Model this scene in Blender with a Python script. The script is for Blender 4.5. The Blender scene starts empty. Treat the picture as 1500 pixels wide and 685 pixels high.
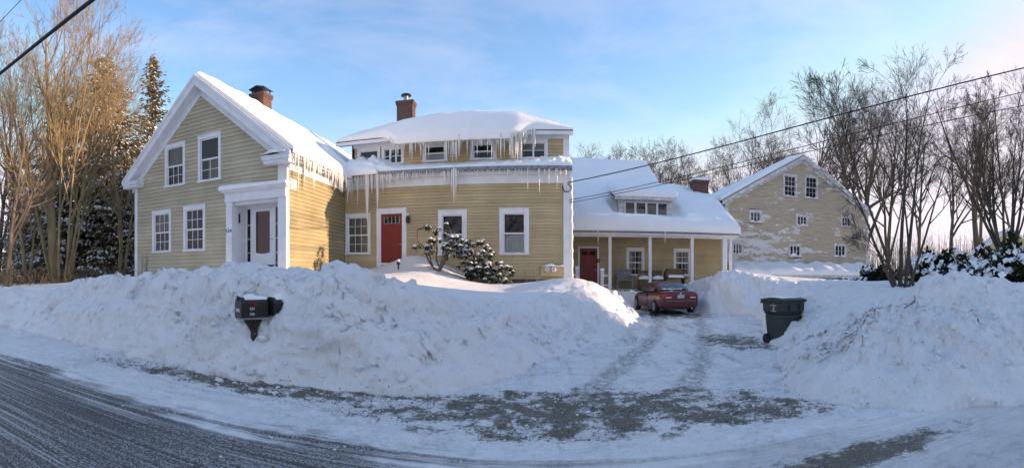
import bpy, bmesh, math, random
import numpy as np
from mathutils import Vector, Matrix
from math import radians as R, sin, cos, tan, pi, sqrt, atan2

# ------------------------------------------------------------------ camera, sky, sun, exposure
SC = bpy.context.scene
COL = SC.collection
F, PX0, PY0, EYE = 720.0, 797.0, 405.0, 1.7        # cylindrical panorama: pixels per radian, house normal, horizon, eye height
SUN_AZ, SUN_EL = R(10), R(10.5)                     # sun azimuth from +X towards +Y

cam = bpy.data.cameras.new('camera')
cam.type = 'PANO'
cam.panorama_type = 'CENTRAL_CYLINDRICAL'
cam.central_cylindrical_range_u_min = -750 / F
cam.central_cylindrical_range_u_max = 750 / F
cam.central_cylindrical_range_v_min = -(685 - PY0) / F
cam.central_cylindrical_range_v_max = PY0 / F
cam.central_cylindrical_radius = 1.0
cam.clip_end = 2000
camo = bpy.data.objects.new('camera', cam); COL.objects.link(camo)
camo.location = (0, 0, EYE)
camo.rotation_euler = (R(90), 0, (PX0 - 750) / F)
SC.camera = camo

W = bpy.data.worlds.new('World'); SC.world = W; W.use_nodes = True
wt = W.node_tree; wt.nodes.clear()
def wn(t, **k):
    n = wt.nodes.new(t)
    for a, b in k.items(): setattr(n, a, b)
    return n
sky = wn('ShaderNodeTexSky', sky_type='NISHITA', sun_disc=False, sun_elevation=SUN_EL,
         sun_rotation=R(90) - SUN_AZ, air_density=1.0, dust_density=0.7, ozone_density=2.2, altitude=100)
tc = wn('ShaderNodeTexCoord'); sp = wn('ShaderNodeSeparateXYZ')
wt.links.new(tc.outputs['Generated'], sp.inputs[0])
def wmath(op, a, b):
    n = wn('ShaderNodeMath', operation=op)
    for i, q in enumerate((a, b)):
        if isinstance(q, (int, float)): n.inputs[i].default_value = q
        else: wt.links.new(q, n.inputs[i])
    return n.outputs[0]
mp = wn('ShaderNodeMapping'); mp.inputs['Scale'].default_value = (1.5, 1.5, 5.0); mp.inputs['Rotation'].default_value = (R(9), R(-7), 0); mp.inputs['Location'].default_value = (3.3, 1.2, 0.4)
wt.links.new(tc.outputs['Generated'], mp.inputs[0])
nz = wn('ShaderNodeTexNoise'); nz.inputs['Scale'].default_value = 1.7; nz.inputs['Detail'].default_value = 10
nz.inputs['Roughness'].default_value = 0.62; nz.inputs['Distortion'].default_value = 0.25
wt.links.new(mp.outputs[0], nz.inputs['Vector'])
cr = wn('ShaderNodeValToRGB'); cr.color_ramp.elements[0].position = 0.40; cr.color_ramp.elements[1].position = 0.75
cr.color_ramp.elements[0].color = (0.02, 0.02, 0.02, 1); cr.color_ramp.elements[1].color = (0.31, 0.31, 0.31, 1)
wt.links.new(nz.outputs[0], cr.inputs[0])
hs = wn('ShaderNodeHueSaturation'); hs.inputs['Saturation'].default_value = 1.23; hs.inputs['Value'].default_value = 1.0
wt.links.new(sky.outputs[0], hs.inputs['Color'])
mx = wn('ShaderNodeMix', data_type='RGBA')
mx.inputs['B'].default_value = (2.3, 2.55, 3.0, 1)
dk = wn('ShaderNodeMix', data_type='RGBA', blend_type='DARKEN'); dk.inputs['Factor'].default_value = 1.0; dk.inputs['B'].default_value = (1.7, 2.0, 2.6, 1)   # brightest sky values capped: no glare round the low sun
wt.links.new(hs.outputs[0], dk.inputs['A'])
wt.links.new(cr.outputs[0], mx.inputs['Factor']); wt.links.new(dk.outputs['Result'], mx.inputs['A'])
hz1 = wn('ShaderNodeMapRange', interpolation_type='SMOOTHSTEP'); hz1.inputs[1].default_value = 0.34; hz1.inputs[2].default_value = -0.02; hz1.inputs[3].default_value = 0.0; hz1.inputs[4].default_value = 0.85
wt.links.new(sp.outputs[2], hz1.inputs[0])
mh = wn('ShaderNodeMix', data_type='RGBA'); mh.inputs['B'].default_value = (2.1, 2.3, 2.65, 1)
wt.links.new(hz1.outputs[0], mh.inputs['Factor']); wt.links.new(mx.outputs['Result'], mh.inputs['A'])
bg = wn('ShaderNodeBackground'); bg.inputs['Strength'].default_value = 0.12
wo = wn('ShaderNodeOutputWorld')
wt.links.new(mh.outputs['Result'], bg.inputs[0]); wt.links.new(bg.outputs[0], wo.inputs[0])

sl = bpy.data.lights.new('sun', 'SUN'); sl.energy = 2.0; sl.angle = R(0.6); sl.color = (1.0, 0.85, 0.62)
so = bpy.data.objects.new('sun', sl); COL.objects.link(so)
sdir = Vector((cos(SUN_AZ) * cos(SUN_EL), sin(SUN_AZ) * cos(SUN_EL), sin(SUN_EL)))
so.rotation_euler = (-sdir).to_track_quat('-Z', 'Y').to_euler(); so.location = sdir * 60

SC.view_settings.view_transform = 'Standard'; SC.view_settings.look = 'None'
SC.view_settings.use_white_balance = True; SC.view_settings.white_balance_temperature = 7900; SC.view_settings.white_balance_tint = 26   # camera set for open shade
SC.view_settings.exposure = 1.95; SC.view_settings.gamma = 1
SC.render.engine = 'CYCLES'
SC.cycles.use_denoising = True
SC.cycles.max_bounces = 6; SC.cycles.diffuse_bounces = 3; SC.cycles.transparent_max_bounces = 8
SC.cycles.sample_clamp_indirect = 6

# ------------------------------------------------------------------ helpers
rng = random.Random(7)
def A(x): return (x - PX0) / F
def WX(x, Y): return Y * tan(A(x))
def WZ(x, y, Y): return EYE + (PY0 - y) * Y / cos(A(x)) / F

def tag(o, label=None, cat=None, group=None, kind=None):
    if label: o['label'] = label
    if cat: o['category'] = cat
    if group: o['group'] = group
    if kind: o['kind'] = kind
    return o
def empty(name, loc=(0, 0, 0), rz=0.0, label=None, cat=None, group=None):
    o = bpy.data.objects.new(name, None); COL.objects.link(o)
    o.location = loc; o.rotation_euler = (0, 0, rz); o.empty_display_size = 0.2
    return tag(o, label, cat, group)
def place(o, parent, world=True):
    if parent is not None:
        o.parent = parent
        if world and parent.type == 'EMPTY':
            o.matrix_parent_inverse = Matrix.Translation(-Vector(parent.location))
    return o

class MB:
    def __init__(s): s.v = []; s.f = []
    def add(s, v, f):
        n = len(s.v); s.v += [tuple(p) for p in v]; s.f += [tuple(i + n for i in q) for q in f]; return s
    def box(s, x0, x1, y0, y1, z0, z1):
        return s.add([(x0,y0,z0),(x1,y0,z0),(x1,y1,z0),(x0,y1,z0),(x0,y0,z1),(x1,y0,z1),(x1,y1,z1),(x0,y1,z1)],
                     [(0,3,2,1),(4,5,6,7),(0,1,5,4),(1,2,6,5),(2,3,7,6),(3,0,4,7)])
    def prism(s, pts, ax, a, b):
        n = len(pts)
        def m(p, t):
            if ax == 'y': return (p[0], t, p[1])
            if ax == 'x': return (t, p[0], p[1])
            return (p[0], p[1], t)
        v = [m(p, a) for p in pts] + [m(p, b) for p in pts]
        f = [tuple(range(n - 1, -1, -1)), tuple(range(n, 2 * n))] + [(i, (i + 1) % n, n + (i + 1) % n, n + i) for i in range(n)]
        return s.add(v, f)
    def tube(s, pts, rad, n=8, caps=True):
        pts = [Vector(p) for p in pts]
        if not isinstance(rad, (list, tuple)): rad = [rad] * len(pts)
        v = []; f = []
        for i, p in enumerate(pts):
            t = (pts[min(i + 1, len(pts) - 1)] - pts[max(i - 1, 0)]).normalized()
            ref = Vector((0, 0, 1)) if abs(t.z) < 0.9 else Vector((1, 0, 0))
            a = t.cross(ref).normalized(); b = t.cross(a)
            v += [p + (a * cos(2*pi*k/n) + b * sin(2*pi*k/n)) * rad[i] for k in range(n)]
        for i in range(len(pts) - 1):
            f += [(i*n + k, i*n + (k+1) % n, (i+1)*n + (k+1) % n, (i+1)*n + k) for k in range(n)]
        if caps:
            f += [tuple(range(n - 1, -1, -1)), tuple((len(pts)-1)*n + k for k in range(n))]
        return s.add(v, f)
    def lathe(s, prof, c=(0, 0, 0), n=16, ax='z'):
        v = []; f = []
        for r, h in prof:
            for k in range(n):
                a = 2*pi*k/n; p = (r*cos(a), r*sin(a), h)
                if ax == 'x': p = (h, p[0], p[1])
                if ax == 'y': p = (p[0], h, p[1])
                v.append((p[0]+c[0], p[1]+c[1], p[2]+c[2]))
        for i in range(len(prof) - 1):
            f += [(i*n + k, i*n + (k+1) % n, (i+1)*n + (k+1) % n, (i+1)*n + k) for k in range(n)]
        f += [tuple(range(n - 1, -1, -1)), tuple((len(prof)-1)*n + k for k in range(n))]
        return s.add(v, f)
    def quad(s, *p): return s.add(p, [tuple(range(len(p)))])
    def mesh(s, name, smooth=False, recalc=True):
        me = bpy.data.meshes.new(name); me.from_pydata(s.v, [], s.f)
        if recalc:
            bm = bmesh.new(); bm.from_mesh(me); bmesh.ops.recalc_face_normals(bm, faces=bm.faces); bm.to_mesh(me); bm.free()
        if smooth: me.polygons.foreach_set('use_smooth', [True] * len(me.polygons))
        return me
    def build(s, name, mat, parent=None, smooth=False, world=True, bevel=0.0, kind=None, recalc=True):
        o = bpy.data.objects.new(name, s.mesh(name, smooth, recalc)); COL.objects.link(o)
        o.data.materials.append(mat)
        if bevel:
            b = o.modifiers.new('bevel', 'BEVEL'); b.width = bevel; b.segments = 2; b.limit_method = 'ANGLE'
        if kind: o['kind'] = kind
        return place(o, parent, world)
def np_mesh(name, verts, faces, mat, parent=None, smooth=False, world=True):
    me = bpy.data.meshes.new(name)
    faces = np.asarray(faces, dtype=np.int32); k = faces.shape[1]; n = len(faces)
    me.vertices.add(len(verts)); me.vertices.foreach_set('co', np.asarray(verts, dtype=np.float32).ravel())
    me.loops.add(n * k); me.loops.foreach_set('vertex_index', faces.ravel())
    me.polygons.add(n); me.polygons.foreach_set('loop_start', np.arange(n, dtype=np.int32) * k)
    try: me.polygons.foreach_set('loop_total', np.full(n, k, dtype=np.int32))
    except Exception: pass
    me.polygons.foreach_set('use_smooth', np.full(n, smooth, dtype=bool))
    me.update(calc_edges=True); me.validate()
    me.materials.append(mat)
    o = bpy.data.objects.new(name, me); COL.objects.link(o)
    return place(o, parent, world)
def inst(name, mesh, parent, loc, scale=(1, 1, 1), rz=0.0):
    o = bpy.data.objects.new(name, mesh); COL.objects.link(o)
    o.location = loc; o.scale = scale; o.rotation_euler = (0, 0, rz)
    return place(o, parent)
def copy_tree(o, parent=None):
    c = o.copy(); COL.objects.link(c)
    if parent is not None: c.parent = parent; c.matrix_parent_inverse = o.matrix_parent_inverse.copy()
    for ch in list(o.children): copy_tree(ch, c)
    return c

# ---- numpy noise
def _hash(ix, iy, seed):
    h = (ix.astype(np.int64) * 374761393 + iy.astype(np.int64) * 668265263 + seed * 1442695041) & 0xFFFFFFFF
    h = ((h ^ (h >> 13)) * 1274126177) & 0xFFFFFFFF
    h = ((h ^ (h >> 16)) * 2246822519) & 0xFFFFFFFF
    return ((h ^ (h >> 15)) & 0xFFFFFF) / float(0xFFFFFF)
def vnoise(x, y, seed=0):
    ix, iy = np.floor(x), np.floor(y); fx, fy = x - ix, y - iy
    ux, uy = fx*fx*fx*(fx*(fx*6-15)+10), fy*fy*fy*(fy*(fy*6-15)+10)
    a = _hash(ix, iy, seed); b = _hash(ix+1, iy, seed); c = _hash(ix, iy+1, seed); d = _hash(ix+1, iy+1, seed)
    return (a*(1-ux)+b*ux)*(1-uy) + (c*(1-ux)+d*ux)*uy
def fbm(x, y, o=4, seed=0, gain=0.5):
    s = np.zeros_like(x); a = 1.0; t = 0.0
    for i in range(o):
        s += a * (vnoise(x * 2**i + 17.3*i, y * 2**i - 9.1*i, seed + i) - 0.5); t += a; a *= gain
    return s / t * 2
def worley(x, y, seed=0):
    ix, iy = np.floor(x), np.floor(y); d1 = np.full_like(x, 9.0)
    for dx in (-1, 0, 1):
        for dy in (-1, 0, 1):
            cx, cy = ix + dx, iy + dy
            px = cx + _hash(cx, cy, seed); py = cy + _hash(cx, cy, seed + 91)
            d1 = np.minimum(d1, (px - x)**2 + (py - y)**2)
    return np.sqrt(d1)
def sst(a, b, x):
    t = np.clip((x - a) / (b - a), 0, 1); return t*t*(3 - 2*t)

# ------------------------------------------------------------------ materials
class NG:
    def __init__(s, name):
        s.m = bpy.data.materials.new(name); s.m.use_nodes = True; s.t = s.m.node_tree
        s.b = s.t.nodes['Principled BSDF']; s.out = s.t.nodes['Material Output']
        s.tc = s.t.nodes.new('ShaderNodeTexCoord')
    def n(s, t, **k):
        q = s.t.nodes.new(t)
        for a, b in k.items(): setattr(q, a, b)
        return q
    def put(s, sock, v):
        if isinstance(v, (int, float, tuple, list)):
            if isinstance(v, (tuple, list)) and len(v) == 3 and len(sock.default_value) == 4: v = tuple(v) + (1,)
            sock.default_value = v
        else: s.t.links.new(v, sock)
    def noise(s, scale, detail=4, rough=0.55, vec=None, stretch=None, dist=0.0, loc=(0, 0, 0)):
        q = s.n('ShaderNodeTexNoise'); q.inputs['Scale'].default_value = scale; q.inputs['Detail'].default_value = detail
        q.inputs['Roughness'].default_value = rough; q.inputs['Distortion'].default_value = dist
        v = vec or s.tc.outputs['Object']
        if stretch or loc != (0, 0, 0):
            m = s.n('ShaderNodeMapping'); m.inputs['Scale'].default_value = stretch or (1, 1, 1); m.inputs['Location'].default_value = loc
            s.t.links.new(v, m.inputs[0]); v = m.outputs[0]
        s.t.links.new(v, q.inputs['Vector']); return q.outputs[0]
    def math(s, op, a, b=0.0, clamp=False):
        q = s.n('ShaderNodeMath', operation=op, use_clamp=clamp); s.put(q.inputs[0], a); s.put(q.inputs[1], b); return q.outputs[0]
    def ramp(s, x, lo, hi, a=0.0, b=1.0):
        q = s.n('ShaderNodeMapRange', interpolation_type='SMOOTHSTEP'); s.put(q.inputs[0], x)
        q.inputs[1].default_value = lo; q.inputs[2].default_value = hi; q.inputs[3].default_value = a; q.inputs[4].default_value = b
        return q.outputs[0]
    def mix(s, f, a, b, mode='MIX'):
        q = s.n('ShaderNodeMix', data_type='RGBA', blend_type=mode); s.put(q.inputs['Factor'], f); s.put(q.inputs['A'], a); s.put(q.inputs['B'], b)
        return q.outputs['Result']
    def bump(s, h, strength=0.3, dist=0.02):
        q = s.n('ShaderNodeBump'); q.inputs['Strength'].default_value = strength; q.inputs['Distance'].default_value = dist
        s.put(q.inputs['Height'], h); s.t.links.new(q.outputs[0], s.b.inputs['Normal'])
    def col(s, v): s.put(s.b.inputs['Base Color'], v); return s
    def set(s, **k):
        for a, v in k.items(): s.put(s.b.inputs[a.replace('_', ' ')], v)
        return s
def simple(name, c, rough=0.6, var=0.15, scale=3.0, bump=0.0, bscale=30, stretch=None, metallic=0.0, rnd=0.0, spec=0.4):
    g = NG(name)
    dark = tuple(q * (1 - var) for q in c); lite = tuple(min(1, q * (1 + var)) for q in c)
    colr = g.mix(g.ramp(g.noise(scale, 5, stretch=stretch), 0.3, 0.7), dark, lite)
    if rnd:
        oi = g.n('ShaderNodeObjectInfo')
        colr = g.mix(1.0, colr, g.mix(oi.outputs['Random'], (1-rnd,)*3, (1.0, 1.0, 1.0)), 'MULTIPLY')
    g.col(colr).set(Roughness=rough, Metallic=metallic); g.b.inputs['Specular IOR Level'].default_value = spec
    if bump: g.bump(g.noise(bscale, 4, stretch=stretch), bump, 0.01)
    return g.m

def snow_mat(name, c=(0.92, 0.92, 0.92), dirty=0.0, crumb=0.4, cscale=14):
    g = NG(name)
    n1 = g.noise(1.3, 5); n2 = g.noise(cscale, 6, 0.65); n3 = g.noise(95, 3, 0.6)
    colr = g.mix(g.ramp(n1, 0.35, 0.7), tuple(q * 0.96 for q in c), c)
    if dirty:
        sp_ = g.math('MULTIPLY', g.ramp(g.noise(26, 4, 0.7), 0.63, 0.74), g.ramp(g.noise(0.9, 4), 0.44, 0.66))
        colr = g.mix(g.math('MULTIPLY', sp_, dirty), colr, (0.42, 0.36, 0.28))
        colr = g.mix(g.math('MULTIPLY', g.ramp(g.noise(0.55, 4, loc=(7, 3, 0)), 0.5, 0.75), 0.22 * dirty), colr, (0.62, 0.55, 0.46))
    g.col(colr).set(Roughness=0.75); g.b.inputs['Specular IOR Level'].default_value = 0.25
    g.bump(g.math('ADD', g.math('MULTIPLY', n2, 1.0), g.math('MULTIPLY', n3, 0.25)), crumb, 0.05)
    return g.m
M = {}
M['snow'] = snow_mat('snow', crumb=0.12, cscale=4)
M['bank'] = snow_mat('bank_snow', (0.92, 0.91, 0.91), dirty=0.7, crumb=1.0, cscale=17)
M['clod'] = snow_mat('clod_snow', (0.80, 0.82, 0.86), dirty=0.8, crumb=0.5, cscale=20)
def clap(name, c, rnd=0.12):
    g = NG(name)
    n1 = g.noise(0.8, 5); n2 = g.noise(6, 5, stretch=(0.25, 0.25, 3.0))
    colr = g.mix(g.ramp(n1, 0.3, 0.75), tuple(q * 0.84 for q in c), tuple(min(1, q * 1.08) for q in c))
    colr = g.mix(g.math('MULTIPLY', g.ramp(n2, 0.5, 0.75), 0.25), colr, tuple(q * 0.62 for q in c))
    oi = g.n('ShaderNodeObjectInfo')
    colr = g.mix(1.0, colr, g.mix(oi.outputs['Random'], (1 - rnd,) * 3, (1.0, 1.0, 1.0)), 'MULTIPLY')
    g.col(colr).set(Roughness=0.62); g.bump(g.noise(40, 3, stretch=(0.15, 0.15, 2)), 0.12, 0.006)
    return g.m
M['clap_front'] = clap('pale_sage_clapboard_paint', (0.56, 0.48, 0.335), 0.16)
M['clap_side'] = clap('sunlit_side_clapboard_paint', (0.37, 0.30, 0.165), 0.18)  # sunlit wall of the same house; golden sunlight put into its colour
M['clap_ell'] = clap('tan_clapboard_paint', (0.585, 0.445, 0.25), 0.16)
M['clap_wing'] = clap('olive_tan_clapboard_paint', (0.55, 0.44, 0.25), 0.14)
M['trim'] = simple('white_trim_paint', (0.74, 0.75, 0.77), 0.5, 0.06, 2.5, 0.05, 25)
M['trim_old'] = simple('worn_trim_paint', (0.55, 0.55, 0.55), 0.7, 0.25, 4, 0.15, 30)
M['zinc'] = simple('icy_zinc_gutter', (0.20, 0.22, 0.25), 0.45, 0.35, 9)
M['sheath'] = simple('room_dark_sheathing', (0.018, 0.017, 0.016), 0.9, 0.2)  # wall body behind windows; the dark of unlit rooms put into its colour
M['shingle'] = simple('dark_shingle', (0.05, 0.05, 0.055), 0.85, 0.3, 6, 0.3, 20)
M['red'] = simple('red_door_paint', (0.23, 0.016, 0.011), 0.45, 0.12, 3, 0.04, 20)
M['brown_door'] = simple('dark_red_brown_wood', (0.17, 0.035, 0.022), 0.5, 0.3, 4, stretch=(8, 8, 0.6))
M['black_metal'] = simple('black_metal', (0.018, 0.018, 0.020), 0.45, 0.2, 5)
M['grey_metal'] = simple('grey_metal', (0.35, 0.35, 0.36), 0.4, 0.15, 5, metallic=0.6)
M['stone'] = simple('foundation_stone', (0.09, 0.085, 0.075), 0.85, 0.5, 4, 0.5, 9)
M['curtain'] = simple('pale_curtain', (0.62, 0.60, 0.56), 0.9, 0.12, 6, stretch=(3, 3, 0.3))
M['curtain_dim'] = simple('tan_curtain', (0.34, 0.31, 0.25), 0.9, 0.15, 6, stretch=(3, 3, 0.3))
M['wood_grey'] = simple('weathered_grey_wood', (0.23, 0.225, 0.22), 0.8, 0.25, 6, 0.2, 30, stretch=(1, 1, 4))
M['wood_brown'] = simple('brown_wood', (0.16, 0.095, 0.055), 0.7, 0.25, 6, 0.2, 30)
M['cream'] = simple('cream_wall_paint', (0.60, 0.52, 0.28), 0.7, 0.1, 3)
M['bark_gold'] = simple('tan_bark', (0.27, 0.195, 0.105), 0.85, 0.3, 4, 0.4, 25, stretch=(1, 1, 0.25))
M['bark_dark'] = simple('dark_bark', (0.075, 0.058, 0.043), 0.9, 0.35, 4, 0.4, 25, stretch=(1, 1, 0.25))
M['bark_mid'] = simple('grey_brown_bark', (0.13, 0.105, 0.08), 0.9, 0.3, 4, 0.4, 25, stretch=(1, 1, 0.25))
M['glazed_black'] = simple('mailbox_black_paint', (0.014, 0.015, 0.016), 0.4, 0.3, 12)
M['bin'] = simple('dark_green_plastic', (0.026, 0.036, 0.034), 0.5, 0.2, 5, 0.08, 60)
M['rubber'] = simple('tyre_rubber', (0.02, 0.02, 0.02), 0.85, 0.3, 8)
M['salt'] = simple('salt_caked_rim', (0.30, 0.29, 0.28), 0.7, 0.35, 12)
M['white_plastic'] = simple('white_plastic', (0.72, 0.72, 0.70), 0.5, 0.06, 4)
M['label_grey'] = simple('grey_label', (0.42, 0.44, 0.45), 0.5, 0.15, 60)
M['ink'] = simple('black_lettering', (0.02, 0.02, 0.02), 0.6, 0.1)
M['pale_ink'] = simple('pale_lettering', (0.75, 0.76, 0.76), 0.6, 0.1)
M['cable'] = simple('black_cable', (0.012, 0.012, 0.014), 0.6, 0.2)
def glass_mat():
    g = NG('window_glass'); t = g.t
    gl = g.n('ShaderNodeBsdfGlossy'); gl.inputs['Roughness'].default_value = 0.02; gl.inputs['Color'].default_value = (0.9, 0.93, 1, 1)
    tr = g.n('ShaderNodeBsdfTransparent'); tr.inputs['Color'].default_value = (0.72, 0.76, 0.76, 1)
    fr = g.n('ShaderNodeFresnel'); fr.inputs['IOR'].default_value = 1.52
    ms = g.n('ShaderNodeMixShader')
    f = g.math('ADD', g.math('MULTIPLY', fr.outputs[0], 1.0), 0.0, True)
    t.links.new(f, ms.inputs[0]); t.links.new(tr.outputs[0], ms.inputs[1]); t.links.new(gl.outputs[0], ms.inputs[2])
    bp = g.n('ShaderNodeBump'); bp.inputs['Strength'].default_value = 0.05; bp.inputs['Distance'].default_value = 0.02
    t.links.new(g.noise(1.6, 2), bp.inputs['Height']); t.links.new(bp.outputs[0], gl.inputs['Normal'])
    t.links.new(ms.outputs[0], g.out.inputs[0]); return g.m
M['glass'] = glass_mat()
def ice_mat():
    g = NG('milky_ice'); g.col(g.mix(g.noise(5, 4, stretch=(3, 3, 0.4)), (0.80, 0.78, 0.69), (0.95, 0.94, 0.90)))
    g.set(Roughness=0.22, IOR=1.31); g.b.inputs['Transmission Weight'].default_value = 0.2
    g.bump(g.noise(18, 3, stretch=(1, 1, 0.5)), 0.3, 0.02); return g.m
M['ice'] = ice_mat()
def brick_mat():
    g = NG('chimney_brick'); b = g.n('ShaderNodeTexBrick')
    m = g.n('ShaderNodeMapping'); m.inputs['Rotation'].default_value = (R(90), 0, 0)
    g.t.links.new(g.tc.outputs['Object'], m.inputs[0])
    b.inputs['Scale'].default_value = 4.6; b.inputs['Color1'].default_value = (0.19, 0.065, 0.042, 1); b.inputs['Color2'].default_value = (0.10, 0.04, 0.03, 1)
    b.inputs['Mortar'].default_value = (0.15, 0.13, 0.12, 1); b.inputs['Mortar Size'].default_value = 0.025
    g.t.links.new(m.outputs[0], b.inputs['Vector'])
    g.col(g.mix(g.math('MULTIPLY', g.ramp(g.noise(2.5, 5), 0.4, 0.7), 0.5), b.outputs[0], (0.07, 0.045, 0.035))).set(Roughness=0.85)
    g.bump(b.outputs[1], -0.4, 0.02); return g.m
M['brick'] = brick_mat()
def barn_mat():
    g = NG('weathered_barn_boards')
    n1 = g.noise(0.6, 5); n2 = g.noise(1.0, 6, 0.7, stretch=(1.2, 1, 14)); n3 = g.noise(1.0, 5, 0.65, stretch=(0.8, 1, 2.2), loc=(3.1, 0, 1.7))
    c = g.mix(g.ramp(n2, 0.3, 0.7), (0.37, 0.30, 0.215), (0.63, 0.53, 0.40))
    c = g.mix(g.math('MULTIPLY', g.ramp(n1, 0.35, 0.7), 0.35), c, (0.36, 0.31, 0.235))
    n4 = g.noise(1.0, 3, 0.5, stretch=(0.9, 1, 26), loc=(9, 0, 4))
    s3 = g.n('ShaderNodeSeparateXYZ'); g.t.links.new(g.tc.outputs['Object'], s3.inputs[0])
    low = g.math('MULTIPLY', g.ramp(s3.outputs[2], 6.6, 4.0), g.ramp(s3.outputs[0], 20.5, 13.5))
    pat = g.math('MULTIPLY', g.ramp(g.math('ADD', n3, g.math('SUBTRACT', g.math('MULTIPLY', low, 0.13), 0.035)), 0.565, 0.58), g.ramp(n4, 0.40, 0.46))
    c = g.mix(g.math('MULTIPLY', pat, 0.85), c, (0.74, 0.75, 0.77))
    g.col(c).set(Roughness=0.8); g.bump(n2, 0.25, 0.015); return g.m
M['barn'] = barn_mat()
def needle(name, a, b, trans=0.25):
    g = NG(name); oi = g.noise(1.4, 4)
    c = g.mix(g.ramp(oi, 0.3, 0.7), a, b); g.col(c).set(Roughness=0.7); g.b.inputs['Specular IOR Level'].default_value = 0.2
    if trans:
        td = g.n('ShaderNodeBsdfTranslucent'); g.put(td.inputs[0], c); ad = g.n('ShaderNodeMixShader'); ad.inputs[0].default_value = trans
        g.t.links.new(g.b.outputs[0], ad.inputs[1]); g.t.links.new(td.outputs[0], ad.inputs[2]); g.t.links.new(ad.outputs[0], g.out.inputs[0])
    return g.m
M['spruce'] = needle('spruce_needles', (0.10, 0.085, 0.033), (0.20, 0.155, 0.06), .35)
M['pine'] = needle('pine_needles', (0.11, 0.09, 0.035), (0.24, 0.18, 0.07), .35)
M['yew'] = needle('dark_evergreen_leaves', (0.012, 0.018, 0.012), (0.035, 0.045, 0.022), 0.1)
M['rhodo'] = needle('rhododendron_leaves', (0.022, 0.032, 0.014), (0.06, 0.068, 0.03), 0.15)
M['brush'] = needle('brown_brush', (0.09, 0.07, 0.045), (0.18, 0.135, 0.08), 0.1)

# ------------------------------------------------------------------ terrain: snow cover with ploughed banks
EDGE = np.array([(-140, 19), (-60, 12.3), (-30, 9.4), (-15.6, 7.85), (-8.95, 7.13), (-4.55, 6.64), (-3.1, 6.5), (-2.2, 6.6), (-1.5, 7.0), (-.85, 7.8), (-.35, 8.7), (0.04, 9.8), (1.84, 12.8),
                 (3.5, 17.1), (3.95, 20), (3.85, 23.0), (3.7, 25.7), (6.9, 25.6), (7.4, 21.6), (8.9, 19.6), (7.1, 14.8), (5.75, 11.7), (4.85, 9.7), (4.0, 7.9),
                 (3.35, 5.9), (4.25, 4.5), (5.5, 3.7), (8, 3.2), (60, 2.6), (140, 2.6)], dtype=float)
POLY = np.vstack([EDGE, [(140, 400), (-140, 400)]])
def edge_dist(x, y):
    d = np.full(x.shape, 1e9)
    for (x0, y0), (x1, y1) in zip(EDGE[:-1], EDGE[1:]):
        dx, dy = x1 - x0, y1 - y0
        t = np.clip(((x - x0)*dx + (y - y0)*dy) / (dx*dx + dy*dy), 0, 1)
        d = np.minimum(d, np.hypot(x - x0 - t*dx, y - y0 - t*dy))
    ins = np.zeros(x.shape, bool); P = POLY; j = len(P) - 1
    for i in range(len(P)):
        c = ((P[i, 1] > y) != (P[j, 1] > y))
        with np.errstate(divide='ignore', invalid='ignore'):
            xi = (P[j, 0]-P[i, 0]) * (y-P[i, 1]) / (P[j, 1]-P[i, 1] + 1e-12) + P[i, 0]
        ins ^= c & (x < xi); j = i
    return np.where(ins, d, -d)
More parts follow.
